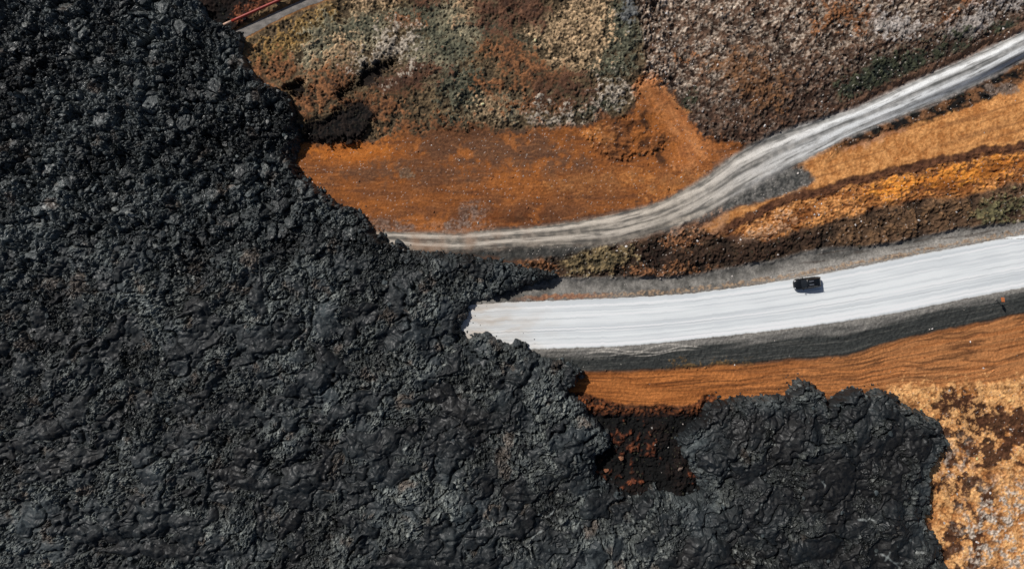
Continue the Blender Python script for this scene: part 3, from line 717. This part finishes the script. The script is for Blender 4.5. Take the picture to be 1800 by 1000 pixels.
slab = ss(.80, .84, ra2)                         # here and there an unbroken block among the clinker
h_aa = h1 * .70 + (1 - .8 * slab) * (h2 * .46 + h3 * .24 + fin * .14 + ridg * .3 + crink * .14) + slab * .25 + mid * .6 + clump * .7
h_pa = 2.2 * np.minimum(pillow, .35) + rough_p * (.10 + crink * .30 + h2 * .26 + h3 * .17 + fin * .13 + ridg * .26 + clump * .45) + smooth_p * (toes * .38 - .12 * np.exp(-(g2 - g1) / .03) + np.minimum(pillow2, .3) * .9 + sml * .10 + .15 + h2 * .03 + fin * .02) * (1 - .3 * lobeR) + mid * .7
crev_n = fbm(wsx2 / 70, wsy2 / 62, 2, 617)
crease = np.exp(-(np.abs(crev_n) / .035) ** 1.5) * ss(-.25, .1, mid + big)
h_pa = h_pa - .9 * crease * (1 - .5 * rib) + rib * (dome * .75 - .3 - .5 * mid) - rim * .35
rope = crink * .13 * lobeR * ss(.05, .25, mid + big * .5)
h_pa = h_pa + rope
ribw = rib * ss(400, 520, py + mid * 60)
aa = aa * (1 - np.maximum(ribw, rib * .25))
HL = aa * h_aa + (1 - aa) * h_pa
dm = np.clip(dp, 0, None) * S
low = 1 - .6 * np.exp(-(((px - 835) / 70) ** 2 + ((py - 560) / 60) ** 2))
front = low * (1.05 * np.sqrt(np.clip(dm / .55, 0, 1)) + .55 * (1 - np.exp(-dm / 2.2))) + 1.8 * (1 - np.exp(-dm / 16))
zl = ground_z(px * S - 90, 50 - py * S)
base_g = np.where((np.abs(px - 900) < 1000) & (np.abs(py - 500) < 600), zl, 0)
base_g = np.clip(ZB_edge(px, py), -.3, 2.4)
deep = ss(0, 60, dp)
base_g = base_g * (1 - deep) + .4 * deep
ZL = base_g + front + HL * ss(-1, 11, dp) + big * .8 * ss(0, 120, dp)
ZL = np.where(dp < 0, np.minimum(ZL, zl + dp * .25 + .15), ZL)
# colours
c_aa = lerp3(C(36, 41, 43), C(104, 108, 107), np.clip(.40 * ra + .35 * rb + .5 * rc * rc - .15, 0, 1)) * (1 - .25 * slab)[:, None]
c_cr = lerp3(C(40, 44, 46), C(100, 102, 98), np.clip(.45 * rb + .6 * rc * rc + .25 * crink - .2, 0, 1))
c_sm = lerp3(C(29, 33, 36), C(56, 60, 61), np.clip(.55 * gr2 + sml * .5 + mid * .5, 0, 1))
cl = c_cr * rough_p[:, None] + c_sm * smooth_p[:, None]
cl = c_aa * aa[:, None] + cl * (1 - aa[:, None])
cl *= (1 - .42 * rib)[:, None]
cl *= (1 + .45 * (rough_p * (1 - aa) * n01(mid + q2 * -.6, -.2, .4) - .25 * (1 - aa)))[:, None]
br_n = n01(fbm(px / 48, py / 48, 3, 591), .18, .42)
cl = cl + (lerp3(C(66, 58, 52), C(104, 90, 80), rc) - cl) * (br_n * rough_p * .7)[:, None]
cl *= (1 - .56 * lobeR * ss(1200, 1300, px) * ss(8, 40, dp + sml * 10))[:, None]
cl *= np.clip(1 + big * 1.7 + mid * .6, .4, 2)[:, None]
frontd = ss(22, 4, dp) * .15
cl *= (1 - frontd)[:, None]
# glints of glassy facets put into the colour, then pale mineral crusts
glint = (rc > .9) & (rb > .6) & (rough_p > .5)
cl[glint] = cl[glint] * .45 + C(128, 128, 124) * .55
for cx, cy, r_ in ((257, 381, 10), (268, 160, 13), (232, 372, 6), (75, 60, 10), (62, 78, 9), (262, 485, 9), (345, 440, 7), (345, 95, 6), (400, 300, 6), (1525, 955, 5)):
    m = ss(r_, r_ * .5, np.hypot(px - cx, py - cy) + sml * 4) * .6
    cl = cl + (C(112, 114, 110)[None] - cl) * m[:, None]
for pts, w in (([(1532, 961), (1540, 965), (1552, 974), (1556, 976), (1574, 977)], 1.1), ([(1545, 956), (1541, 966), (1537, 974)], .9), ([(1523, 963), (1530, 961)], .8), ([(1553, 975), (1562, 984), (1560, 992)], .8), ([(1490, 901), (1500, 900), (1506, 903), (1512, 900), (1520, 905)], 1.2), ([(1426, 833), (1432, 842)], 1.0), ([(1282, 962), (1283, 972)], .9), ([(1590, 957), (1604, 956)], 1.6), ([(945, 890), (960, 897), (972, 886)], 1.3), ([(930, 935), (942, 925), (952, 918)], 1.2), ([(715, 780), (722, 776)], 1.4), ([(828, 775), (842, 782)], 1.0), ([(1344, 846), (1330, 866), (1312, 884)], .7), ([(655, 640), (665, 672), (664, 700)], .8)):
    g = seg_d(catmull(pts, 4), False)
    m = ss(w + .9, w - .3, sample(g, px + fin * 1.5, py + sml)) * .75
    cl = cl + (C(150, 150, 146)[None] - cl) * m[:, None]
wl = np.random.default_rng(9).random(len(px)).astype(F)
cl *= np.clip(1 + (wl - .5) * .5 + fin * .35, .4, 2)[:, None]
cl = cl * (1 + .45 * ss(.35, .8, crink) * rough_p * (rc2 > .55))[:, None]  # glints on the crinkle crests painted as lighter colour
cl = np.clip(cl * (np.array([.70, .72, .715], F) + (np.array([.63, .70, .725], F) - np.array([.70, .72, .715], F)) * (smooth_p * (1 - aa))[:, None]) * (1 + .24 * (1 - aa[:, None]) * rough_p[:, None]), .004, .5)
rough_v = np.clip(.52 - .06 * aa + (rc2 - .5) * .4 + .12 * smooth_p, .28, .9)

full = np.full(LNX * LNY, -50, F); full[idx] = ZL
keepv = (full > -40).reshape(shape2)
dpt = depth.reshape(shape2)
inn = dpt > -4.5
keep = (keepv[:-1, :-1] & keepv[1:, :-1] & keepv[:-1, 1:] & keepv[1:, 1:]) & (inn[:-1, :-1] | inn[1:, :-1] | inn[:-1, 1:] | inn[1:, 1:])
VL = np.stack([LX.ravel(), LY.ravel(), full], 1)
CL = np.zeros((LNX * LNY, 3), F); CL[idx] = cl
RL = np.zeros(LNX * LNY, F); RL[idx] = rough_v
SM = np.zeros(LNX * LNY, F); SM[idx] = smooth_p * (1 - aa)
VLc, FL, CLc, RLc, SMc = compact(VL, grid_faces(LNX, LNY, keep), CL, RL, SM)
lava = make_mesh('lava_field', VLc, FL, M_lava, CLc, True, {'Rough': RLc})
lava.data.polygons.foreach_set('use_smooth', SMc[FL[:, 0]] > .45)
tag(lava, 'black solidified lava flow that has buried the road and track', 'lava', kind='structure')
LZ2 = full.reshape(shape2)
def lava_z(x, y):
    i = np.clip(np.searchsorted(lx, x), 0, LNX - 1); j = np.clip(np.searchsorted(ly, y), 0, LNY - 1)
    return LZ2[j, i]
AA2 = np.zeros(LNX * LNY, F); AA2[idx] = aa; AA2 = AA2.reshape(shape2)

# ------------------------------------------------------------------ SCATTER
def ico(sub):
    bm = bmesh.new(); bmesh.ops.create_icosphere(bm, subdivisions=sub, radius=1.0)
    v = np.array([q.co[:] for q in bm.verts], F); f = np.array([[l.index for l in q.verts] for q in bm.faces], np.int32); bm.free()
    return v, f
ICO1 = ico(2); ICO2 = ico(3)

def rocks_arrays(cx, cy, cz, r, seed, squash=(.6, 1.0), rugged=.28, base=ICO2, flat=0.0):
    rg = np.random.default_rng(seed); n = len(cx); bv, bf = base; k = len(bv)
    v = np.repeat(bv[None], n, 0).copy()
    # chip the sphere with random planes, so that it reads as a broken block
    for _ in range(7):
        d = rg.normal(size=(n, 3)); d /= np.linalg.norm(d, axis=1, keepdims=True)
        off = rg.uniform(.35, .75, n)
        s = np.einsum('nki,ni->nk', v, d) - off[:, None]
        v = v - np.maximum(s, 0)[..., None] * d[:, None, :]
    v *= (1 + rg.uniform(-rugged, rugged, (n, k, 1)) * .5)
    v[..., 0] *= rg.uniform(.75, 1.35, (n, 1)); v[..., 2] *= rg.uniform(squash[0], squash[1], (n, 1))
    a = rg.uniform(0, 6.283, n); c, s_ = np.cos(a)[:, None], np.sin(a)[:, None]
    x = v[..., 0] * c - v[..., 1] * s_; y = v[..., 0] * s_ + v[..., 1] * c
    V = np.stack([x * r[:, None] + cx[:, None], y * r[:, None] + cy[:, None], v[..., 2] * r[:, None] + cz[:, None]], -1)
    Fc = bf[None] + (np.arange(n) * k)[:, None, None]
    return V.reshape(-1, 3), Fc.reshape(-1, 3)

rg = np.random.default_rng(77)
# lava rubble along the fronts and over the clinkery upper field
nc = 90000
qx = rg.uniform(-95, 80, nc).astype(F); qy = rg.uniform(-55, 55, nc).astype(F)
dd = lava_depth(qx / S + 900, 500 - qy / S)
pz_ = np.where((dd > -2.5) & (dd < 10), .6, np.where((dd > -14) & (dd <= -2.5), .10, 0))
j_aa = AA2[np.clip(np.searchsorted(ly, qy), 0, LNY - 1), np.clip(np.searchsorted(lx, qx), 0, LNX - 1)]
pz_ = np.where(dd >= 14, .012 + .07 * j_aa, pz_)
kp = rg.random(nc) < pz_
qx, qy, dd, j_aa = qx[kp], qy[kp], dd[kp], j_aa[kp]
rr = (.13 + .45 * rg.random(len(qx)) ** 3.2).astype(F)
rr = np.where(dd < 3, np.minimum(rr, .34), rr); rr = np.where(dd < -3, rr * .55, rr)
zz = np.where(dd > 0, lava_z(qx, qy), ground_z(qx, qy)); zz = np.maximum(zz, np.where(dd < 6, ground_z(qx, qy), zz))
Vr, Fr = rocks_arrays(qx, qy, zz + rr * .2, rr, 78, (.55, .95), .3, ICO1)
cr_ = lerp3(C(25, 30, 32), C(68, 75, 76), rg.random(len(qx)).astype(F) ** 1.8)
cr_[rg.random(len(qx)) > .985] = C(120, 120, 116)
rub = make_mesh('lava_rubble', Vr, Fr, M_rubble, np.repeat(cr_, 42, 0), False)
tag(rub, 'loose black clinker strewn over the lava and its fronts', 'rubble', kind='stuff')

# moss cushions and tufts on the hillside
nc = 85000
qx = rg.uniform(-55, 96, nc).astype(F); qy = rg.uniform(-55, 56, nc).astype(F)
den = gridval(MOSS_C, qx, qy); dd = lava_depth(qx / S + 900, 500 - qy / S)
kp = (rg.random(nc) < den * .62) & (dd < -1)
qx, qy = qx[kp], qy[kp]
rr = (.08 + .22 * rg.random(len(qx)) ** 2.6).astype(F)
zz = ground_z(qx, qy)
Vm, Fm = rocks_arrays(qx, qy, zz + rr * .05, rr, 88, (.6, 1.0), .6, ICO1)
base_c = gridval(COL, qx, qy); n = len(qx)
base_c = base_c * rg.uniform(.65, 1.45, (n, 1)).astype(F)
shift = rg.random(n) < .35
base_c[shift] = base_c[shift] * .5 + C(66, 66, 52) * .5
moss = make_mesh('moss_cover', Vm, Fm, M_moss, np.repeat(np.clip(base_c, .008, .6), 42, 0).astype(F), True)
tag(moss, 'grey green and straw coloured moss cushions covering the hillside', 'moss', kind='stuff')

# small loose stones
nc = 26000
qx = rg.uniform(-55, 96, nc).astype(F); qy = rg.uniform(-55, 56, nc).astype(F)
den = gridval(STONE_D, qx, qy); dd = lava_depth(qx / S + 900, 500 - qy / S)
kp = (rg.random(nc) < den * .5) & (dd < -1)
qx, qy = qx[kp], qy[kp]; n = len(qx)
rr = (.07 + .2 * rg.random(n) ** 3).astype(F)
Vs_, Fs_ = rocks_arrays(qx, qy, ground_z(qx, qy) + rr * .2, rr, 98, (.5, .9), .3, ICO1)
sc = gridval(COL, qx, qy) * rg.uniform(.6, 1.5, (n, 1)).astype(F)
lt = rg.random(n) < .35
sc[lt] = lerp3(C(140, 128, 118), C(208, 200, 194), rg.random(lt.sum()).astype(F))
st = make_mesh('loose_stones', Vs_, Fs_, M_stone, np.repeat(np.clip(sc, .01, .65), 42, 0).astype(F), False)
tag(st, 'small pale and brown stones scattered over the open ground', 'stones', kind='stuff')

# single blocks and boulders that stand out in the photo
def boulder(pxx, pyy, r, col, label, seed, on_lava=False, group=None, sq=(.7, .95), name='boulder'):
    x, y = np.array([X(pxx)], F), np.array([Y(pyy)], F)
    z = ground_z(x, y)
    if on_lava: z = np.maximum(z, lava_z(x, y))
    v, f = rocks_arrays(x * 0, x * 0, x * 0, np.array([r], F), seed, sq, .22, ICO2)
    o = make_mesh(name, v, f, M_stone, np.repeat(np.array(col, F)[None], len(v), 0) * np.random.default_rng(seed).uniform(.8, 1.2, (len(v), 1)).astype(F), False)
    o.location = (float(x[0]), float(y[0]), float(z[0]) + r * .3)
    return tag(o, label, 'boulder', group)
LB = C(58, 62, 64); LP = C(122, 124, 120); PS = C(205, 200, 194)
boulder(703, 428, .85, LB, 'black pointed lava block standing out over the lower edge of the dirt track', 601, True, sq=(1.0, 1.1), name='lava_block')
boulder(908, 602, .75, LB, 'black lava block at the lower road edge, highest of the knobs there', 602, True, name='lava_block')
boulder(858, 588, .55, LB, 'dark lava knob jutting onto the tan end of the pale road', 603, True, name='lava_block')
boulder(926, 606, .5, LB, 'small dark lava block at the corner where road edge meets the lava', 604, True, name='lava_block')
boulder(257, 381, .85, LP, 'pale grey rounded boulder amid the black clinker', 605, True)
boulder(232, 373, .5, LP, 'smaller pale boulder just left of the pale rounded one in the clinker', 606, True)
boulder(276, 413, .6, C(84, 88, 86), 'grey upright boulder below the pale rounded one in the clinker', 607, True)
boulder(297, 434, .4, C(120, 122, 118), 'small pale grey stone farther down right of the pale boulders in the lava', 608, True)
boulder(269, 158, 1.0, C(82, 85, 84), 'large smooth grey block in the upper lava field', 609, True)
boulder(438, 80, .7, C(52, 56, 58), 'dark lava block covering the end of the grey path', 610, True, name='lava_block')
boulder(1341, 224, .3, PS, 'white stone on the dark brown slope above the track', 611)
boulder(1611, 388, .28, PS, 'white stone among brown scrub above the pale road', 612)
boulder(1145, 751, .24, C(150, 146, 140), 'lone pale stone in the upper part of the dark rust pocket', 613)
boulder(1150, 780, .2, C(150, 146, 140), 'pale stone in the middle of the dark rust pocket', 614)
boulder(1175, 786, .22, C(150, 146, 140), 'pale stone in the right half of the dark rust pocket', 615)
boulder(1194, 822, .42, C(112, 96, 86), 'pale brown stone against the right hand lava lobe in the rust pocket', 616)
boulder(1067, 828, .5, C(122, 80, 58), 'tan boulder at the left edge of the dark rust pocket', 617)
boulder(1090, 803, .5, C(140, 98, 74), 'light tan boulder in the middle of the left group in the rust pocket', 618)
boulder(1112, 845, .42, C(104, 58, 42), 'reddish boulder lowest in the dark rust pocket', 619)
boulder(1570, 370, .22, C(40, 32, 28), 'dark round stone in the brown scrub right of the car', 620)
boulder(1100, 434, .25, PS, 'white stone in the scrub below the bend of the dirt track', 621)

# ------------------------------------------------------------------ small mesh kit
def link_bm(name, bm, mat, parent=None, smooth=False, bevel=0):
    bmesh.ops.recalc_face_normals(bm, faces=bm.faces)
    me = bpy.data.meshes.new(name); bm.to_mesh(me); bm.free()
    for p in me.polygons: p.use_smooth = smooth
    me.materials.append(mat)
    o = bpy.data.objects.new(name, me); coll.objects.link(o)
    if parent: o.parent = parent
    return o
def bm_box(bm, c, d, rz=0):
    r = bmesh.ops.create_cube(bm, size=1.0)
    ca, sa = math.cos(rz), math.sin(rz)
    for v in r['verts']:
        x, y, z = v.co.x * d[0], v.co.y * d[1], v.co.z * d[2]
        v.co = (c[0] + x * ca - y * sa, c[1] + x * sa + y * ca, c[2] + z)
    return r['verts']
def bm_bevel(bm, w, seg=2):
    bmesh.ops.bevel(bm, geom=bm.edges[:], offset=w, segments=seg, affect='EDGES', profile=.6)
def bm_tube(bm, path, r, n=14, cap=True):
    rings = []
    for i, p in enumerate(path):
        a = path[max(i - 1, 0)]; b = path[min(i + 1, len(path) - 1)]
        t = np.array(b, float) - np.array(a, float); t /= np.linalg.norm(t)
        ref = np.array([0, 0, 1.0]) if abs(t[2]) < .9 else np.array([1.0, 0, 0])
        u = np.cross(ref, t); u /= np.linalg.norm(u); w = np.cross(t, u)
        rr_ = r[i] if hasattr(r, '__len__') else r
        rings.append([bm.verts.new(np.array(p) + rr_ * (math.cos(k * 2 * math.pi / n) * u + math.sin(k * 2 * math.pi / n) * w)) for k in range(n)])
    for a, b in zip(rings, rings[1:]):
        for k in range(n): bm.faces.new((a[k], a[(k + 1) % n], b[(k + 1) % n], b[k]))
    if cap: bm.faces.new(rings[0][::-1]); bm.faces.new(rings[-1])

# ------------------------------------------------------------------ RED PIPE
M_pipe = plain_mat('red_pipe_paint', C(146, 52, 40), .45, 0, .4, .2, 1.5)
M_pipe_end = plain_mat('bare_pipe_end', C(196, 160, 138), .6, 0, .4, .15)
M_flange = plain_mat('pipe_joint', C(120, 40, 32), .5, 0, .4, .2)
M_conc = plain_mat('pipe_support_concrete', C(120, 116, 110), .9, 0, .2, .2)
p0 = np.array([X(413), Y(54.5)]); p1 = np.array([X(536), Y(0)]); dirp = (p1 - p0) / np.linalg.norm(p1 - p0)
zp = float(ground_z(np.array([X(450)]), np.array([Y(38)]))[0]) + .75
zp = max(zp, 2.5)
pipe = bpy.data.objects.new('pipe', None); coll.objects.link(pipe)
pipe.location = (p0[0], p0[1], zp)
tag(pipe, 'long red pipe running down to the lava beside the grey path', 'pipe')
d3 = np.array([dirp[0], dirp[1], 0])
def along(t): return tuple(d3 * t)
bm = bmesh.new(); bm_tube(bm, [along(t) for t in np.linspace(.9, 48, 40)], .24, 18); link_bm('tube', bm, M_pipe, pipe, True)
bm = bmesh.new(); bm_tube(bm, [along(-.6), along(0), along(.9)], .215, 18); e_ = link_bm('bare_end', bm, M_pipe_end, pipe, True); e_['label'] = 'pale bare end of the red pipe at the lava'
for t in (6.2, 12.4, 18.6):
    bm = bmesh.new(); bm_tube(bm, [along(t - .08), along(t + .08)], .275, 18); link_bm('joint', bm, M_flange, pipe, False)
for t in (3, 9.2, 15.4):
    bm = bmesh.new(); bm_box(bm, (d3[0] * t, d3[1] * t, -.62), (.35, .7, .76), math.atan2(dirp[1], dirp[0])); bm_bevel(bm, .03); link_bm('support', bm, M_conc, pipe)

# ------------------------------------------------------------------ ROADSIDE SIGN
M_sign = plain_mat('orange_sign_face', C(196, 116, 70), .5, 0, .4, .08)
M_post = plain_mat('sign_post_metal', C(120, 122, 120), .45, .6, .5, .1)
sx, sy = X(1743), Y(526); sz = float(ground_z(np.array([sx]), np.array([sy]))[0])
sign = bpy.data.objects.new('road_sign', None); coll.objects.link(sign); sign.location = (sx, sy, sz); sign.rotation_euler = (0, 0, rad(9))
tag(sign, 'orange sign on a thin post below the right end of the pale road', 'sign')
bm = bmesh.new(); bm_tube(bm, [(0, 0, -.4), (.02, 0, .9), (.05, 0, 2.1)], .045, 10); link_bm('post', bm, M_post, sign, True)
bm = bmesh.new(); bm_box(bm, (-.01, 0, 1.75), (.05, .78, .78)); bm_bevel(bm, .02); link_bm('sign_plate', bm, M_sign, sign)
bm = bmesh.new(); bm_box(bm, (0, 0, .03), (.4, .4, .16)); bm_bevel(bm, .03); link_bm('foot', bm, M_conc, sign)

# ------------------------------------------------------------------ CAR
M_paint = plain_mat('black_car_paint', (.006, .0065, .007), .22, 0, .6, .05)
M_paint.node_tree.nodes['Principled BSDF'].inputs['Coat Weight'].default_value = .6
M_glass = plain_mat('dark_car_glass', (.012, .014, .016), .06, 0, .7, .02)
M_trim = plain_mat('black_trim', (.012, .012, .012), .6, 0, .3, .1)
M_tyre = plain_mat('tyre_rubber', (.018, .018, .018), .85, 0, .2, .2)
M_rim = plain_mat('wheel_rim', (.32, .32, .33), .3, .9, .5, .1)
M_roof_strip = plain_mat('roof_strip_metal', (.55, .56, .58), .3, .8, .5, .05)
M_lamp = plain_mat('headlamp_glass', (.6, .62, .64), .1, 0, .6, .05)
M_red = plain_mat('tail_lamp_red', (.25, .012, .01), .2, 0, .5, .05)
M_plate = plain_mat('licence_plate', (.7, .7, .7), .5, 0, .3, .05)
car = bpy.data.objects.new('car', None); coll.objects.link(car)
cxw, cyw = X(1411), Y(497.8)
czw = float(ground_z(np.array([cxw]), np.array([cyw]))[0]) + .034
car.location = (cxw, cyw, czw); car.rotation_euler = (0, 0, rad(187))     # nose towards the lava
tag(car, 'black estate car on the pale road with its nose towards the lava', 'car')
# car space: +x forward, z up; stations of (x, half width, z bottom, z shoulder, z top, half width at top)
st_ = [(-2.32, .70, .46, .80, .86, .60), (-2.26, .84, .34, .92, 1.02, .70), (-1.9, .92, .27, .98, 1.08, .74), (-1.0, .94, .24, .99, 1.06, .78), (0, .94, .23, .98, 1.04, .78), (.75, .94, .23, .97, 1.03, .80), (1.1, .93, .23, .96, 1.04, .80), (1.6, .92, .25, .91, 1.00, .76), (2.0, .86, .30, .84, .92, .66), (2.22, .72, .36, .74, .82, .54), (2.32, .50, .44, .64, .70, .36)]
bm = bmesh.new(); rings = []
for x, hw, zb, zs, zt, tw in st_:
    prof = [(-hw * .88, zb), (-hw, zb + .14), (-hw * 1.0, (zb + zs) / 2), (-hw * .985, zs), (-tw, zt), (-tw * .45, zt + .025), (0, zt + .03), (tw * .45, zt + .025), (tw, zt), (hw * .985, zs), (hw, (zb + zs) / 2), (hw, zb + .14), (hw * .88, zb)]
    rings.append([bm.verts.new((x, y, z)) for y, z in prof])
m_ = len(rings[0])
for a, b in zip(rings, rings[1:]):
    for k in range(m_): bm.faces.new((a[k], b[k], b[(k + 1) % m_], a[(k + 1) % m_]))
bm.faces.new(rings[0]); bm.faces.new(rings[-1][::-1])
body = link_bm('body', bm, M_paint, car, True)
# roof shell and pillars
bm = bmesh.new(); rr2 = []
for x, hw, z in ((-2.02, .58, 1.46), (-1.85, .64, 1.58), (-1.2, .67, 1.66), (-.4, .68, 1.68), (.2, .66, 1.64), (.42, .62, 1.58)):
    rr2.append([bm.verts.new(p) for p in ((x, -hw, z - .06), (x, -hw * .85, z), (x, 0, z + .03), (x, hw * .85, z), (x, hw, z - .06), (x, hw * .8, z - .09), (x, -hw * .8, z - .09))])
for a, b in zip(rr2, rr2[1:]):
    for k in range(7): bm.faces.new((a[k], b[k], b[(k + 1) % 7], a[(k + 1) % 7]))
bm.faces.new(rr2[0]); bm.faces.new(rr2[-1][::-1])
roof = link_bm('roof', bm, M_paint, car, True)
bm = bmesh.new(); bm_box(bm, (-.02, 0, 1.702), (.62, .78, .02)); bm_bevel(bm, .008); link_bm('sunroof', bm, M_glass, roof)
def quad_panel(name, pts, mat, parent, th=.02):
    b_ = bmesh.new(); n_ = len(pts); P = np.array(pts, float)
    nn = np.cross(P[1] - P[0], P[2] - P[0]); nn /= np.linalg.norm(nn)
    a = [b_.verts.new(p) for p in P]; c = [b_.verts.new(p - nn * th) for p in P]
    b_.faces.new(a); b_.faces.new(c[::-1])
    for k in range(n_): b_.faces.new((a[k], c[k], c[(k + 1) % n_], a[(k + 1) % n_]))
    return link_bm(name, b_, mat, parent)
ws = quad_panel('windscreen', [(1.12, -.70, 1.05), (1.18, 0, 1.06), (1.12, .70, 1.05), (.42, .60, 1.56), (.44, 0, 1.60), (.42, -.60, 1.56)], M_glass, car)
for s in (-.3, .25):
    b_ = bmesh.new(); bm_tube(b_, [(1.14, s, 1.085), (1.02, s + .5, 1.16)], .012, 6); link_bm('wiper', b_, M_trim, ws)
quad_panel('rear_window', [(-2.24, .66, 1.06), (-2.24, -.66, 1.06), (-2.03, -.56, 1.46), (-2.03, .56, 1.46)], M_glass, car)
for sgn in (-1, 1):
    for xa, xb, xc, xd in ((-.02, .98, .36, -.02), (-1.05, -.08, -.08, -1.05), (-2.1, -1.12, -1.12, -1.92)):
        quad_panel('side_window', [(xa, sgn * .80, 1.05), (xb, sgn * .80, 1.05), (xc, sgn * .66, 1.55), (xd, sgn * .66, 1.57)], M_glass, car)
    for xa, xb in ((1.12, .42), (-.05, -.05), (-1.08, -1.08), (-2.2, -2.0)):
        b_ = bmesh.new(); bm_tube(b_, [(xa, sgn * .79, 1.03), (xb, sgn * .655, 1.57)], .045, 8); link_bm('pillar', b_, M_paint, car)
    b_ = bmesh.new(); bm_tube(b_, [(-1.75, sgn * .57, 1.60), (-1.7, sgn * .57, 1.70), (-1.0, sgn * .58, 1.745), (-.1, sgn * .57, 1.73), (.2, sgn * .56, 1.66)], .022, 8); link_bm('roof_rail', b_, M_trim if sgn < 0 else M_trim, car, True)
    for xa in (-.95, .08):
        b_ = bmesh.new(); bm_box(b_, (xa + .42, sgn * .943, .62), (.88, .03, .62)); bm_bevel(b_, .012)
        dr = link_bm('door', b_, M_paint, car)
        b_ = bmesh.new(); bm_box(b_, (xa + .12, sgn * .968, .82), (.16, .03, .03)); bm_bevel(b_, .008); link_bm('handle', b_, M_trim, dr)
    b_ = bmesh.new(); bm_box(b_, (.86, sgn * 1.06, 1.06), (.14, .24, .15)); bm_bevel(b_, .04); link_bm('mirror', b_, M_paint, car, True)
    b_ = bmesh.new(); bm_box(b_, (2.12, sgn * .60, .80), (.26, .24, .10)); bm_bevel(b_, .03); link_bm('headlight', b_, M_lamp, car, True)
    b_ = bmesh.new(); bm_box(b_, (-2.27, sgn * .70, .92), (.10, .18, .22)); bm_bevel(b_, .03); link_bm('tail_light', b_, M_red, car, True)
    for xw in (-1.38, 1.42):
        b_ = bmesh.new(); bm_tube(b_, [(xw, sgn * (.94 - .22), .34), (xw, sgn * (.94 - .19), .34), (xw, sgn * .92, .34), (xw, sgn * .955, .34)], [.30, .34, .34, .30], 22)
        wh = link_bm('wheel', b_, M_tyre, car, True)
        b_ = bmesh.new(); bm_tube(b_, [(xw, sgn * .93, .34), (xw, sgn * .962, .34), (xw, sgn * .97, .34)], [.21, .21, .05], 18); link_bm('rim', b_, M_rim, wh)
# two pale metal strips lying lengthwise on the roof
for xb in (-.45, .12):
    b_ = bmesh.new(); bm_box(b_, (-.36 if xb < 0 else -.36, (-.28 if xb < 0 else .30), 1.742), (.78, .13, .05)); bm_bevel(b_, .018); link_bm('roof_strip', b_, M_roof_strip, car)
b_ = bmesh.new(); bm_box(b_, (2.30, 0, .52), (.06, .9, .22)); bm_bevel(b_, .02); link_bm('grille', b_, M_trim, car)
b_ = bmesh.new(); bm_box(b_, (-2.335, 0, .70), (.02, .52, .12)); link_bm('licence_plate', b_, M_plate, car)
b_ = bmesh.new(); bm_box(b_, (-2.28, 0, .46), (.16, 1.5, .2)); bm_bevel(b_, .04); link_bm('bumper', b_, M_trim, car)

# ------------------------------------------------------------------ LIGHT, SKY, CAMERA
EL = rad(43)
sh_dir = np.array([.75, -.66]); sh_dir /= np.linalg.norm(sh_dir)       # shadows fall to the lower right
ld = np.array([sh_dir[0] * math.cos(EL), sh_dir[1] * math.cos(EL), -math.sin(EL)])
from mathutils import Vector
sd = bpy.data.lights.new('sun', 'SUN'); sd.energy = 4.0; sd.angle = rad(.5); sd.color = (1.0, .965, .92)
so = bpy.data.objects.new('sun', sd); coll.objects.link(so); so.rotation_euler = Vector(ld).to_track_quat('-Z', 'Y').to_euler(); so.location = (-60, 60, 90)
w = bpy.data.worlds.new('World'); scene.world = w; w.use_nodes = True
nt = w.node_tree; sky = nt.nodes.new('ShaderNodeTexSky'); sky.sky_type = 'NISHITA'; sky.sun_disc = False
sky.sun_elevation = EL; sky.sun_rotation = math.atan2(-ld[0], -ld[1])
bg = nt.nodes['Background']; bg.inputs['Strength'].default_value = .05
sky.air_density = .8; sky.dust_density = 1.5
nt.links.new(sky.outputs[0], bg.inputs['Color'])
cam = bpy.data.cameras.new('camera'); cam.lens = 24; cam.sensor_width = 36; cam.clip_end = 8000; cam.clip_start = .5
co = bpy.data.objects.new('camera', cam); coll.objects.link(co); co.location = (0, 0, CAM_H); co.rotation_euler = (0, 0, 0)
scene.camera = co
scene.view_settings.view_transform = 'Standard'; scene.view_settings.look = 'None'
scene.view_settings.exposure = 0.0; scene.view_settings.gamma = 1.0
